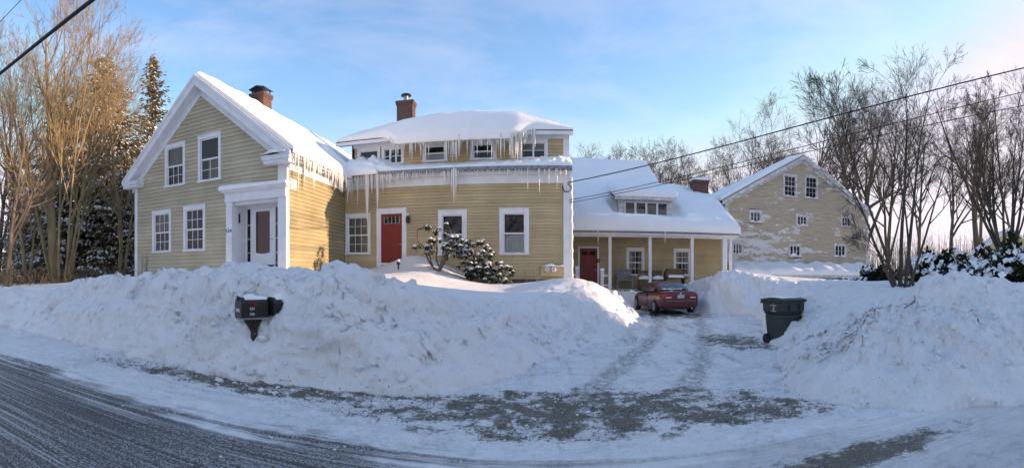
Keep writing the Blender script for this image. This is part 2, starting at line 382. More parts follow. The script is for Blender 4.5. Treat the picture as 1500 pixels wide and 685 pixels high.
# x, y, snow top, width of the bank face, roughness
CP = np.array([
 (-40, 13, .9, 1.3, .8), (-15.5, 9.2, 1.12, 1.3, .8), (-11, 8.6, 1.60, 1.2, .9), (-8.95, 8.4, 1.72, 1.2, 1), (-7, 8.1, 1.84, 1.15, 1), (-5.6, 7.9, 1.94, 1.05, 1),
 (-4.4, 7.9, 1.84, 1.0, 1), (-3.3, 7.8, 1.74, 1.05, 1), (-2.4, 7.9, 1.60, 1.2, 1), (-1.6, 9.0, 1.25, 1.7, 1), (-.8, 10.2, 1.03, 1.9, 1), (0, 11.8, 1.0, 1.9, .9),
 (.8, 14, 1.2, 2.0, .8), (1.9, 15.6, 1.15, 1.8, .8), (2.9, 17.8, .85, 1.2, 1), (3.2, 20, .75, .9, 1), (3.2, 22.6, .95, .7, 1),
 (-20, 14, 1.45, 1, 0), (-14, 10.6, 1.5, 1, .15), (-16, 14.5, 1.72, 1, 0), (-12, 14, 1.78, 1, 0), (-9, 14, 1.82, 1, 0), (-8.3, 18, 1.88, 1, 0), (-6, 19, 2.0, 1, 0),
 (-4.4, 18.4, 1.95, 1, 0), (-5.4, 19.95, 2.55, 1, 0), (-5.9, 20.0, 2.5, 1, 0), (-7.5, 19.9, 2.02, 1, 0), (-3.2, 19.6, 1.7, 1, 0), (-2, 19.9, 1.42, 1, 0), (0, 19.9, 1.45, 1, 0),
 (.9, 19, 1.55, 1, 0), (1.3, 17, 1.62, 1, .1), (-1, 16.5, 1.24, 1, 0), (-3, 15.5, 1.27, 1, 0), (-5, 13, 1.72, 1, 0), (-7, 12, 1.78, 1, 0), (-3.4, 10.8, 1.5, 1, .1), (-10, 10.6, 1.55, 1, .1),
 (-1.8, 13, 1.30, 1, 0), (2, 22, 1.45, 1, .5), (2.2, 25.2, 1.2, 1, .6), (4, 26.6, .95, .7, .8), (6, 26.5, .95, .6, .8), (8.7, 22.2, 1.92, 1.1, 1), (10, 25, 1.75, 1, .6), (8.2, 24.2, 1.6, .9, 1),
 (6.4, 12.2, 1.25, 1.3, .9), (7.6, 13.3, 1.5, 1.5, .8), (9, 15.2, 1.48, 1.5, .8), (9.9, 20, 1.42, 1.2, 1), (12, 20, 1.5, 1, .4), (16, 24, 1.45, 1, .3), (20, 27, 1.4, 1, .2), (12, 27.5, 1.35, 1, .3),
 (6.9, 6.6, 1.74, 3.1, .75), (6, 7.6, 1.24, 3, .9), (5.6, 9, .88, 2.0, .9), (5.45, 10.4, .72, 1.2, .9), (8.5, 6.4, 1.56, 3, .6), (8, 8.4, 1.35, 3, .3), (12, 6, 1.25, 3, .6), (20, 8, 1.6, 3, .3),
 (12, 12, 1.45, 2, .2), (30, 20, 1.6, 3, .1), (40, 8, 1.6, 3, .3), (60, 30, 1.8, 3, 0), (0, 40, 1.5, 1, 0), (-30, 40, 2, 1, 0), (30, 42, 1.5, 1, 0), (-55, 30, 1.6, 1, 0), (0, 90, 2, 1, 0),
 (110, 60, 2.2, 2, 0), (-110, 60, 2.2, 1, 0), (0, 300, 3, 1, 0), (120, 300, 3, 1, 0), (-120, 300, 3, 1, 0)], dtype=float)
_d = np.sqrt((CP[:, None, 0]-CP[None, :, 0])**2 + (CP[:, None, 1]-CP[None, :, 1])**2 + 0.3)
_w = np.linalg.solve(np.block([[_d, np.ones((len(CP), 1))], [np.ones((1, len(CP))), np.zeros((1, 1))]]), np.vstack([CP[:, 2:5], np.zeros((1, 3))]))
def fields(x, y):
    out = np.zeros((x.size, 3)); xf, yf = x.ravel(), y.ravel()
    for i in range(len(CP)):
        ph = np.sqrt((xf - CP[i, 0])**2 + (yf - CP[i, 1])**2 + 0.3)
        out += ph[:, None] * _w[i][None, :]
    out += _w[-1]
    return [out[:, k].reshape(x.shape) for k in range(3)]
def snow_height(x, y, detail=True):
    d = edge_dist(x, y) + 0.22 * fbm(x * 0.9, y * 0.9, 3, 5)
    top, w, rough = fields(x, y); top = np.maximum(top, 0.3); w = np.clip(w * 1.2, 0.5, 4); rough = np.clip(rough, 0, 1)
    t = np.clip(d / w, 0, 1)
    h = top * (1 - (1 - t)**1.85)
    if detail:
        near = rough * sst(-0.02, 0.25, t)
        near = near * (1 - 0.7 * sst(1.0, 2.0, d / w))
        lump = (0.55 - worley(x * 1.5 + 0.4*fbm(x*2, y*2, 2, 3), y * 1.5, 11)) * 0.24 + (0.5 - worley(x * 4.2, y * 4.2, 23)) * 0.11
        fine = (0.5 - worley(x * 10.5, y * 10.5, 31)) * 0.035 + fbm(x * 9, y * 9, 3, 41) * 0.045 + fbm(x * 22, y * 22, 2, 43) * 0.02
        lump = lump - 0.20 * np.abs(fbm(x * 1.5, y * 1.5, 3, 87)) + 0.05 - 0.07 * np.abs(fbm(x * 5, y * 5, 3, 88)) + 0.02
        big = fbm(x * 0.9 + 5, y * 0.9, 3, 17) * 0.13 + (0.42 - worley(x * .8, y * .8, 13)) * 0.16 - 0.04
        h = h + near * (lump + fine + big * sst(0.1, 0.5, t)) + 0.04 * rough * np.sin(h * 9 + 2.5 * fbm(x * .6, y * .6, 2, 19)) * sst(.1, .3, t) * sst(1.1, .8, t) + 0.05 * fbm(x * 0.45, y * 0.45, 3, 55) * sst(0.5, 2, d)
        h = h + (1 - near) * 0.008 * fbm(x * 5, y * 5, 3, 61)
    return np.where(d > 0, h, -0.12), d
def axis(parts):
    out = [parts[0][0]]
    for a, b, s0, s1 in parts:
        x = a
        while x < b - 1e-6:
            q = (x - a) / (b - a); x = min(b, x + s0 + (s1 - s0) * q); out.append(x)
    return np.array(out)
gx = axis([(-140, -30, 9, 1.2), (-30, -12, 0.7, 0.09), (-12, 10, 0.048, 0.048), (10, 30, 0.06, 0.8), (30, 140, 1.2, 9)])
gy = axis([(2.4, 6.2, 0.05, 0.045), (6.2, 7.5, 0.02, 0.022), (7.5, 9.6, 0.04, 0.05), (9.6, 13, 0.05, 0.085), (13, 26, 0.085, 0.17), (26, 45, 0.2, 1.2), (45, 400, 2, 26)])
GX, GY = np.meshgrid(gx, gy)
HZ, HD = snow_height(GX, GY)
nx_, ny_ = len(gx), len(gy)
ii, jj = np.meshgrid(np.arange(nx_ - 1), np.arange(ny_ - 1))
q0 = jj * nx_ + ii
quads = np.stack([q0, q0 + 1, q0 + nx_ + 1, q0 + nx_], -1).reshape(-1, 4)
keep = (HD > -0.25)
kq = keep.ravel()[quads].any(1); quads = quads[kq]
# push the ploughed faces sideways a little so that they read as broken lumps, not as a height map
gyy, gxx = np.gradient(HZ, gy, gx)
push = 0.20 * fbm(GX * 1.6, HZ * 1.6 + GY * .5, 3, 77) + 0.08 * fbm(GX * 7, HZ * 7 + GY * 3, 2, 78)
sl_ = np.clip(np.hypot(gxx, gyy), 0.001, None); am = np.clip(sl_ - 0.5, 0, 1.2) / 1.2 * (HD < 4)
SX = GX - gxx / sl_ * push * am; SY = GY - gyy / sl_ * push * am
pts = np.stack([SX, SY, HZ], -1).reshape(-1, 3)
used = np.unique(quads); remap = np.zeros(len(pts), dtype=np.int64); remap[used] = np.arange(len(used))
ground = np_mesh('snow_ground', pts[used], remap[quads], M['bank'], smooth=True)
tag(ground, 'deep white snow cover with ploughed banks along road and driveway', 'snow', kind='structure')
def hz(x, y):
    h, d = snow_height(np.array([[float(x)]]), np.array([[float(y)]])); return float(h[0, 0])

# far ground sheet reaching the horizon
fg = MB(); fg.quad((-1500, -400, -0.2), (1500, -400, -0.2), (1500, 1500, -0.2), (-1500, 1500, -0.2))
tag(fg.build('ground', M['snow'], recalc=False), kind='structure')

def road_mat():
    g = NG('ploughed_road_surface'); s3 = g.n('ShaderNodeSeparateXYZ'); g.t.links.new(g.tc.outputs['Object'], s3.inputs[0])
    X, Y = s3.outputs[0], s3.outputs[1]
    nL = g.noise(0.55, 5, 0.6); nM = g.noise(2.6, 5, 0.65); nF = g.noise(42, 4, 0.7); nG = g.noise(16, 5, 0.7)
    st = g.noise(1.0, 4, 0.6, stretch=(0.16, 5.5, 1)); st2 = g.noise(1.0, 3, 0.5, stretch=(0.3, 17, 1), loc=(4, 2, 0))
    sub = lambda a, b: g.math('SUBTRACT', a, b); add = lambda a, b: g.math('ADD', a, b); mul = lambda a, b: g.math('MULTIPLY', a, b)
    # packed snow
    snow = g.mix(g.ramp(nM, 0.3, 0.72), (0.76, 0.745, 0.73), (0.92, 0.91, 0.90))
    crs = g.noise(7.5, 6, 0.72, dist=0.4)
    snow = g.mix(mul(mul(g.ramp(crs, 0.50, 0.60), g.ramp(nL, 0.38, 0.6)), 0.45), snow, (0.40, 0.385, 0.37))
    nS = g.noise(75, 5, 0.75)
    snow = g.mix(mul(mul(g.ramp(nF, 0.55, 0.61), g.ramp(nM, 0.40, 0.62)), 0.40), snow, (0.32, 0.30, 0.28))
    snow = g.mix(mul(g.ramp(nS, 0.54, 0.60), 0.16), snow, (0.40, 0.385, 0.37))
    snow = g.mix(mul(g.ramp(nF, 0.42, 0.34), 0.55), snow, (0.90, 0.89, 0.88))
    snow = g.mix(mul(g.ramp(nL, 0.50, 0.72), 0.45), snow, (0.46, 0.45, 0.44))
    snow = g.mix(mul(mul(g.ramp(st, 0.52, 0.68), g.ramp(nG, 0.4, 0.62)), 0.55), snow, (0.36, 0.36, 0.37))
    # tracks up the driveway
    trk = g.noise(1.0, 4, 0.6, stretch=(2.6, 0.35, 1), loc=(1, 5, 0))
    y6 = sub(Y, 6.0); xc = add(0.9, sub(mul(y6, 0.44), mul(mul(y6, y6), 0.0075)))
    rut = g.math('ABSOLUTE', sub(g.math('ABSOLUTE', add(sub(X, xc), mul(sub(nL, 0.5), 0.7))), 0.78))
    rut = mul(g.ramp(rut, 0.36, 0.10), g.ramp(Y, 5.6, 7.5))
    dm = g.math('MAXIMUM', mul(g.ramp(Y, 7.0, 9.5), mul(g.ramp(trk, 0.50, 0.66), g.ramp(nG, 0.36, 0.6))), mul(rut, g.ramp(crs, 0.36, 0.58)))
    snow = g.mix(mul(dm, 0.75), snow, (0.27, 0.25, 0.23))
    # bare wet asphalt in the carriageway
    yb = sub(5.0, add(mul(g.ramp(X, -9.0, -1.0), 0.45), mul(g.ramp(X, -30.0, -9.0, 1.0, 0.0), -2.2)))
    a = add(sub(yb, Y), add(mul(sub(nL, 0.5), 2.2), mul(sub(st, 0.5), 1.7)))
    asp = mul(g.ramp(a, -0.12, 0.42), g.ramp(X, -1.6, 2.0, 1.0, 0.2))
    # salt and snow grains lying on the asphalt, in wheel-track bands
    gr = g.ramp(add(nF, mul(sub(st2, 0.5), 0.55)), 0.47, 0.60)
    ac = g.mix(g.ramp(nG, 0.35, 0.7), (0.045, 0.043, 0.041), (0.10, 0.096, 0.092))
    ac = g.mix(mul(gr, 0.72), ac, (0.55, 0.54, 0.53))
    ac = g.mix(mul(mul(g.ramp(st2, 0.60, 0.66), g.ramp(nG, 0.34, 0.52)), 0.55), ac, (0.66, 0.65, 0.64))
    col = g.mix(asp, snow, ac)
    # dirty gravel and refrozen slush at the foot of the bank and in the driveway mouth
    def ell(cx, cy, rx, ry):
        ex = g.math('POWER', g.math('ABSOLUTE', mul(sub(X, cx), 1/rx)), 2.0); ey = g.math('POWER', g.math('ABSOLUTE', mul(sub(Y, cy), 1/ry)), 2.0)
        return sub(1.0, add(ex, ey))
    e = g.math('MAXIMUM', g.math('MAXIMUM', ell(-4.6, 6.35, 3.6, 0.48), ell(0.35, 6.2, 3.2, 1.25)), g.math('MAXIMUM', ell(2.5, 5.7, 1.9, 0.55), ell(5.7, 21.3, 1.9, 2.6)))
    e = g.math('MAXIMUM', e, g.math('MAXIMUM', ell(2.9, 3.75, 1.5, 0.35), ell(4.9, 11.9, 0.9, 1.8)))
    pm = g.ramp(add(mul(e, 0.85), add(mul(sub(nM, 0.5), 4.2), mul(sub(nG, 0.5), 2.2))), 0.05, 0.75)
    pm = mul(pm, g.ramp(e, -0.35, 0.2))
    gc = g.mix(g.ramp(nF, 0.38, 0.62), (0.035, 0.028, 0.017), (0.14, 0.115, 0.075))
    gc = g.mix(mul(g.ramp(nG, 0.54, 0.66), 0.5), gc, (0.42, 0.39, 0.35))
    col = g.mix(mul(pm, 0.95), col, gc)
    g.col(col)
    g.put(g.b.inputs['Roughness'], g.math('SUBTRACT', 0.72, mul(g.math('MAXIMUM', asp, pm), g.ramp(nG, 0.3, 0.7, 0.30, 0.08))))
    g.b.inputs['Specular IOR Level'].default_value = 0.4
    h = add(add(mul(nF, 0.8), mul(nS, 0.4)), add(mul(nG, 1.2), add(mul(st, 0.7), mul(crs, 1.2))))
    g.bump(h, 0.55, 0.03)
    return g.m
M['road'] = road_mat()
def sheet(name, xs, ys, zf, mat):
    X_, Y_ = np.meshgrid(xs, ys); Z_ = zf(X_, Y_); n = len(xs)
    i_, j_ = np.meshgrid(np.arange(n - 1), np.arange(len(ys) - 1)); q = j_ * n + i_
    return np_mesh(name, np.stack([X_, Y_, Z_], -1).reshape(-1, 3), np.stack([q, q+1, q+n+1, q+n], -1).reshape(-1, 4), mat, smooth=True)
def road_z(x, y):
    snowy = sst(4.2, 5.2, y) + 0.25
    return 0.012 * fbm(x * 0.35, y * 5.0, 3, 101) * 1.2 + snowy * (0.035 * fbm(x * 1.7, y * 2.4, 4, 103) + 0.020 * fbm(x * 7, y * 8, 3, 105))
road = sheet('road', axis([(-140, -14, 8, 0.3), (-14, 8, 0.055, 0.055), (8, 140, 0.2, 8)]), axis([(-7, 2, 0.8, 0.2), (2, 8.6, 0.05, 0.05), (8.6, 20, 0.6, 1.2)]),
             lambda x, y: np.where((y > 8.6) & (x > -12), -0.15, road_z(x, y)), M['road'])
tag(road, 'ploughed asphalt road with salt and packed snow', 'road', kind='structure')
def rut_z(x, y):
    xc = .9 + .44 * (y - 6) - .0075 * (y - 6)**2 - .35 * fbm(x * .55, y * .55, 2, 5)
    e = np.abs(np.abs(x - xc) - .78)
    return (-.035 * np.exp(-(e / .17)**2) + .022 * np.exp(-((e - .32) / .10)**2)) * sst(6.8, 8.5, y)
drive = sheet('driveway', axis([(-4, 10, 0.07, 0.07)]), axis([(6.6, 27, 0.06, 0.14)]),
              lambda x, y: 0.006 + road_z(x, y) * 1.0 + 0.03 * fbm(x * 2.2, y * 0.6, 3, 107) * sst(6.6, 8.5, y) - 0.05 * sst(0.3, 0, y - 6.6) + rut_z(x, y), M['road'])
tag(drive, 'packed snow driveway leading back to porch', 'driveway', kind='structure')

# broken clods of ploughed snow at the foot of the banks and along the crests
def blob_arrays(P, S, seed=1, sub=1):
    bm = bmesh.new(); bmesh.ops.create_icosphere(bm, subdivisions=sub, radius=1.0)
    bv = np.array([v.co[:] for v in bm.verts]); bf = np.array([[v.index for v in f.verts] for f in bm.faces]); bm.free()
    r = np.random.default_rng(seed); n = len(P)
    jit = 1 + 0.55 * (r.random((n, len(bv), 1)) - 0.5)
    ang = r.random(n) * 6.28; c, s = np.cos(ang), np.sin(ang)
    V = bv[None] * jit * S[:, None, :]
    Vx = V[..., 0]*c[:, None] - V[..., 1]*s[:, None]; Vy = V[..., 0]*s[:, None] + V[..., 1]*c[:, None]
    V = np.stack([Vx, Vy, V[..., 2]], -1) + P[:, None, :]
    Fc = bf[None] + (np.arange(n) * len(bv))[:, None, None]
    return V.reshape(-1, 3), Fc.reshape(-1, 3)
r_ = np.random.default_rng(3)
cx_ = r_.uniform(-13, 9, 26000); cy_ = r_.uniform(3.4, 23, 26000)
ch_, cd_ = snow_height(cx_[None], cy_[None]); ch_, cd_ = ch_[0], cd_[0]
rg_ = np.clip(fields(cx_, cy_)[2], 0, 1)
pk_ = ((cd_ > -0.55) & (cd_ < 0.35) & (r_.random(len(cx_)) < 0.30)) | ((cd_ > 0.3) & (cd_ < 1.9) & (r_.random(len(cx_)) < 0.22 * rg_))
pk_ |= (cd_ < -0.5) & (r_.random(len(cx_)) < 0.004)
P_ = np.stack([cx_, cy_, np.maximum(ch_, 0.0)], -1)[pk_]
sz_ = 0.012 + 0.042 * r_.random(len(P_))**4
S_ = np.stack([sz_ * r_.uniform(.8, 1.4, len(P_)), sz_ * r_.uniform(.8, 1.3, len(P_)), sz_ * r_.uniform(.5, .9, len(P_))], -1)
V_, F_ = blob_arrays(P_ + np.array([0, 0, 0.006]), S_, 5)
lx_ = r_.uniform(-13, 9, 9000); ly_ = r_.uniform(3.8, 14, 9000); lh_, ld_ = snow_height(lx_[None], ly_[None]); lh_, ld_ = lh_[0], ld_[0]
_, lw_, lr_ = fields(lx_, ly_); sel = (ld_ > .05) & (ld_ < lw_ * 1.35) & (r_.random(9000) < .30 * np.clip(lr_, 0, 1)); ls_ = .016 + .065 * r_.random(9000)**3
LP_ = np.stack([lx_, ly_, lh_ - ls_ * .25], -1)[sel]; LS_ = np.stack([ls_ * 1.25, ls_, ls_ * .85], -1)[sel]
V2_, F2_ = blob_arrays(LP_, LS_, 9, 2); lumps = np_mesh('snow_lumps', V2_, F2_, M['bank'], smooth=True)
tag(lumps, 'rounded lumps of ploughed snow stuck in the bank faces', 'snow lumps', kind='stuff')
kx_ = np.concatenate([r_.uniform(-12, 8, 30000), r_.uniform(0, 8, 6000)]); ky_ = np.concatenate([4.2 + 3.4 * r_.random(30000)**.8, r_.uniform(7, 20, 6000)]); kh_, kd_ = snow_height(kx_[None], ky_[None]); kd_ = kd_[0]
sel = (kd_ < .05) & (vnoise(kx_ * 1.3, ky_ * 2.2, 7) * .7 + vnoise(kx_ * 4, ky_ * 4, 8) * .5 > .52); sel &= r_.random(len(kx_)) < sst(4.2, 5.4, ky_) * .55 + .08; sel &= (np.minimum(((kx_ + 4.6) / 3.6)**2 + ((ky_ - 6.35) / .5)**2, ((kx_ - .4) / 3.1)**2 + ((ky_ - 6.15) / 1.05)**2) > 1) | (r_.random(len(kx_)) < .22)
ks_ = .004 + .013 * r_.random(len(kx_))**3
kz_ = np.where(ky_ > 6.65, .006, 0) + road_z(kx_, ky_)
V4_, F4_ = blob_arrays(np.stack([kx_, ky_, kz_], -1)[sel], np.stack([ks_ * 1.4, ks_ * 1.1, ks_ * .8], -1)[sel], 14)
tag(np_mesh('snow_crumbs', V4_, F4_, M['clod'], smooth=True), 'fine crumbs of snow and slush on road shoulder and driveway', 'snow crumbs', kind='stuff')
gx_ = r_.uniform(-9, 5, 16000); gy_ = r_.uniform(4.6, 8.6, 16000); gh_, gd_ = snow_height(gx_[None], gy_[None]); gh_, gd_ = gh_[0], gd_[0]
e1 = ((gx_ + 4.6) / 3.8)**2 + ((gy_ - 6.4) / .55)**2; e2 = ((gx_ - .5) / 3.2)**2 + ((gy_ - 6.15) / 1.1)**2
sel = ((np.minimum(e1, e2) < 1) & (gd_ < .12) & (r_.random(16000) < .5)) | ((gd_ > 0) & (gd_ < .9) & (r_.random(16000) < .06))
gs_ = .004 + .009 * r_.random(16000)**3
V3_, F3_ = blob_arrays(np.stack([gx_, gy_, np.maximum(gh_, .005)], -1)[sel], np.stack([gs_ * 1.3, gs_, gs_ * .8], -1)[sel], 12)
tag(np_mesh('road_grit', V3_, F3_, simple('brown_grit', (.11, .09, .065), .8, .5, 30)), 'dark road grit and gravel strewn at the bank foot', 'gravel', kind='stuff')
clods = np_mesh('snow_clods', V_, F_, M['clod'], smooth=True)
tag(clods, 'small broken snow clods scattered along the ploughed banks', 'snow clods', kind='stuff')

# ------------------------------------------------------------------ building helpers
def clapboards(parent, mat, plane, side, z0, z1, span, holes, pitch, name='clapboard'):
    """separate tapered boards; side 'front' = plane Y facing -Y, 'right' = plane X facing +X; span(z) -> (u0, u1)"""
    n = max(1, int(round((z1 - z0) / pitch))); p = (z1 - z0) / n
    for k in range(n):
        a0, b0 = z0 + k * p, z0 + (k + 1) * p
        cuts = sorted({a0, b0} | {q for h in holes for q in (h[2], h[3]) if a0 + .015 < q < b0 - .015})
        w0 = 0.040 + rng.uniform(-.004, .004)
        off = lambda z: w0 + (0.006 - w0) * (z - a0) / p
        bands = []
        for a, b in zip(cuts[:-1], cuts[1:]):
            A0, A1 = span(a), span(b)
            if A0[1] - A0[0] < 0.05: continue
            runs = [[A0[0], A0[1], A1[0], A1[1]]]
            for (h0, h1, hz0, hz1) in holes:
                if hz1 <= a + 0.016 or hz0 >= b - 0.016: continue
                new = []
                for (l0, l1, u0, u1) in runs:
                    if h1 <= min(l0, u0) or h0 >= max(l1, u1): new.append([l0, l1, u0, u1]); continue
                    if h0 > l0: new.append([l0, h0, min(u0, h0), h0])
                    if h1 < l1: new.append([h1, l1, h1, max(u1, h1)])
                runs = new
            pieces = []
            for (l0, l1, u0, u1) in runs:
                if l1 - l0 < 0.03: continue
                q_ = l0
                while l1 - q_ > 3.6 and u1 - max(q_, u0) > 3.6:
                    e_ = q_ + (rng.uniform(1.0, 3.4) if q_ == l0 else rng.uniform(2.2, 3.4)); pieces.append([q_, e_ - .004, max(q_, u0) if q_ == l0 else q_, e_ - .004]); q_ = e_
                pieces.append([q_, l1, u0 if q_ == l0 else q_, u1])
            for (l0, l1, u0, u1) in pieces:
                if u1 - u0 < 0.02: m_ = (l0 + l1) / 2; u0, u1 = m_ - .01, m_ + .01
                oa, ob = off(a), off(b)
                prof = [(l0, oa, a), (l1, oa, a), (u1, ob, b), (u0, ob, b), (l0, -.012, a), (l1, -.012, a), (u1, -.012, b), (u0, -.012, b)]
                mm = MB()
                v = [(u, plane - o, z) if side == 'front' else (plane + o, u, z) for (u, o, z) in prof]
                mm.add(v, [(0,1,2,3), (4,7,6,5), (0,4,5,1), (1,5,6,2), (2,6,7,3), (3,7,4,0)])
                mm.build(name, mat, parent)

def ring(m, x0, x1, z0, z1, w, ya, yb, wt=None, wb=None):
    wt = w if wt is None else wt; wb = w if wb is None else wb
    m.box(x0, x0 + w, ya, yb, z0, z1); m.box(x1 - w, x1, ya, yb, z0, z1)
    m.box(x0 + w, x1 - w, ya, yb, z1 - wt, z1); m.box(x0 + w, x1 - w, ya, yb, z0, z0 + wb)

def sill_snow(parent, x0, x1, y0, y1, z, h=0.05):
    m = MB(); n = 14; r = random.Random(int(x0 * 100) + int(z * 10)); ph = r.random() * 6
    xs = [x0 + (x1 - x0) * i / n for i in range(n + 1)]
    hs_ = [h * (0.55 + 0.45 * sin(ph + i * 0.7) * r.uniform(.5, 1)) * min(1, (i + .4) / 2, (n - i + .4) / 2) for i in range(n + 1)]
    ys = [(y0, 0.0), (y0 - .01, .4), (y0 + .015, .85), ((y0 + y1) / 2, 1.0), (y1, 1.15)]
    v = []; f = []
    for i, x in enumerate(xs):
        for (yy, t) in ys: v.append((x, yy, z + t * hs_[i]))
    k = len(ys)
    for i in range(n):
        for j in range(k - 1): f.append((i*k+j, (i+1)*k+j, (i+1)*k+j+1, i*k+j+1))
    f.append(tuple(range(k))); f.append(tuple(n*k + j for j in range(k - 1, -1, -1)))
    f += [(i*k, i*k + k - 1, (i+1)*k + k - 1, (i+1)*k) for i in range(n)]
    m.add(v, f); return m.build('sill_snow', M['snow'], parent, smooth=True)

def window(parent, x0, x1, z0, z1, Y, cols=3, rows=2, curtain=None, cw=0.12, snow=0.05, lower_grid=True, upper_grid=True, mat='trim', storm=False, sash=True):
    """double hung window facing -Y; x0..x1, z0..z1 are the outside of the casing"""
    t = M[mat]; m = MB()
    sh = 0.055
    m.box(x0 - .03, x1 + .03, Y - .085, Y + .11, z0, z0 + sh)                      # sill
    m.box(x0, x0 + cw, Y - .042, Y + .11, z0 + sh, z1); m.box(x1 - cw, x1, Y - .042, Y + .11, z0 + sh, z1)
    m.box(x0 + cw, x1 - cw, Y - .040, Y + .11, z1 - cw * 1.1, z1)
    m.box(x0 - .02, x1 + .02, Y - .062, Y + .02, z1, z1 + .03)
    w = m.build('window', t, parent)
    a, b, c, d = x0 + cw, x1 - cw, z0 + sh, z1 - cw * 1.1
    mid = (c + d) / 2
    if sash:
        for (zz0, zz1, yy, grid) in ((mid - .02, d, Y + .005, upper_grid), (c, mid + .02, Y + .035, lower_grid)):
            s = MB(); ring(s, a, b, zz0, zz1, .045, yy, yy + .03, .05, .055)
            if grid:
                for i in range(1, cols): xx = a + .045 + (b - a - .09) * i / cols; s.box(xx - .011, xx + .011, yy + .002, yy + .028, zz0 + .055, zz1 - .05)
                for i in range(1, rows): q = zz0 + .055 + (zz1 - zz0 - .105) * i / rows; s.box(a + .045, b - .045, yy + .004, yy + .026, q - .011, q + .011)
            so_ = s.build('sash', t, w)
            MB().quad((a + .04, yy + .016, zz0 + .05), (b - .04, yy + .016, zz0 + .05), (b - .04, yy + .016, zz1 - .045), (a + .04, yy + .016, zz1 - .045)).build('pane', M['glass'], w, recalc=False)
    else:
        for i in range(cols):
            xa = a + (b - a) * i / cols; xb = a + (b - a) * (i + 1) / cols
            s = MB(); ring(s, xa, xb, c, d, .04, Y + .01, Y + .04)
            for j in range(1, rows): q = c + (d - c) * j / rows; s.box(xa + .04, xb - .04, Y + .014, Y + .036, q - .012, q + .012)
            s.build('sash', t, w)
            MB().quad((xa + .03, Y + .022, c + .03), (xb - .03, Y + .022, c + .03), (xb - .03, Y + .022, d - .03), (xa + .03, Y + .022, d - .03)).build('pane', M['glass'], w, recalc=False)
    if curtain:
        kind, zc0, zc1, parts = curtain
        for (pa, pb) in parts:
            s = MB(); n = 26; xa, xb = a + (b - a) * pa, a + (b - a) * pb
            zt, zb = c + (d - c) * zc1, c + (d - c) * zc0
            v = []
            for i in range(n + 1):
                q = i / n; yy = Y + .088 + .012 * sin(q * (pb - pa) * 60)
                v += [(xa + (xb - xa) * q, yy, zb), (xa + (xb - xa) * q, yy, zt)]
            s.add(v, [(2*i, 2*i+2, 2*i+3, 2*i+1) for i in range(n)]); s.build('curtain', M[kind], w, smooth=True, recalc=False)
    if snow: sill_snow(w, x0 + cw * .3, x1 - cw * .3, Y - .08, Y + .03, z0 + sh + .001, snow)
    return w

def snow_sheet(name, mat, base, T, nu, nv, R_=0.25, edges=(1, 1, 1, 1), lu=1.0, lv=1.0, lip=0.4, seed=1, amp=0.03, bulge=0.0):
    """closed slab of snow; base(u,v)->(x,y,z) arrays, T thickness(u,v); edges u0,u1,v0,v1 rounded"""
    u, v = np.meshgrid(np.linspace(0, 1, nu), np.linspace(0, 1, nv))
    # cluster samples at the edges
    u = 0.5 - 0.5 * np.cos(np.pi * u); v = 0.5 - 0.5 * np.cos(np.pi * v)
    x, y, z = base(u, v); t = T(u, v)
    e = np.full(u.shape, 1e9)
    for on, dist in zip(edges, (u * lu, (1 - u) * lu, v * lv, (1 - v) * lv)):
        if on: e = np.minimum(e, dist)
    k = np.clip(e / R_, 0, 1); prof = lip + (1 - lip) * np.sqrt(np.clip(1 - (1 - k)**2, 0, 1))
    prof = np.where(e <= 1e-9, lip * 0.25, prof)
    zt = z + np.maximum(t * prof * (1 + 0.0 * k) + amp * fbm(x * 1.6, y * 1.6 + z, 4, seed) * np.clip(k, 0.15, 1), 0.004)
    n = u.size
    V = np.concatenate([np.stack([x, y, zt], -1).reshape(-1, 3), np.stack([x, y, z], -1).reshape(-1, 3)])
    i_, j_ = np.meshgrid(np.arange(nu - 1), np.arange(nv - 1)); q = (j_ * nu + i_).ravel()
    top = np.stack([q, q+1, q+nu+1, q+nu], -1); bot = np.stack([q, q+nu, q+nu+1, q+1], -1) + n
    ring_ = list(range(nu)) + [nu*r + nu-1 for r in range(1, nv)] + [nu*(nv-1) + k2 for k2 in range(nu-2, -1, -1)] + [nu*r for r in range(nv-2, 0, -1)]
    ring_ = np.array(ring_); nxt = np.roll(ring_, -1)
    side = np.stack([ring_, ring_ + n, nxt + n, nxt], -1)
    return np_mesh(name, V, np.concatenate([top, bot, side]), mat, smooth=True)

# four icicle shapes shared by every icicle (unit length hanging down from 0)
ICE = []
for s_ in range(5):
    r2 = random.Random(40 + s_); m = MB(); pts_, rad_ = [], []
    for i in range(9):
        q = i / 8; pts_.append((0.02 * sin(q * 5 + s_) * q, 0.02 * cos(q * 4 + s_) * q, -q)); rad_.append(max(0.004, 0.5 * (1 - q)**0.8 * (1 + 0.18 * r2.uniform(-1, 1))))
    m.tube(pts_, rad_, 7); ICE.append(m.mesh('icicle', True))
def icicle(parent, x, y, z, L, r): return inst('icicle', ICE[rng.randrange(5)], parent, (x, y, z), (2 * r, 2 * r, L), rng.random() * 6)

def chimney(parent, x, y, w, d, z0, z1, corbel=True, mat='brick'):
    m = MB(); m.box(x - w/2, x + w/2, y - d/2, y + d/2, z0, z1 - .22)
    m.box(x - w/2 - .035, x + w/2 + .035, y - d/2 - .035, y + d/2 + .035, z1 - .22, z1 - .12)
    m.box(x - w/2 - .06, x + w/2 + .06, y - d/2 - .06, y + d/2 + .06, z1 - .12, z1)
    return m.build('chimney', M[mat], parent)
def door_handle(parent, x, y, z):
    m = MB(); m.tube([(x, y, z), (x, y - .05, z), (x - .11, y - .055, z)], .012, 6); m.lathe([(.0, 0), (.03, 0), (.03, -.012), (0, -.012)], (x, y, z), 10, 'y')
    return m.build('handle', M['grey_metal'], parent)

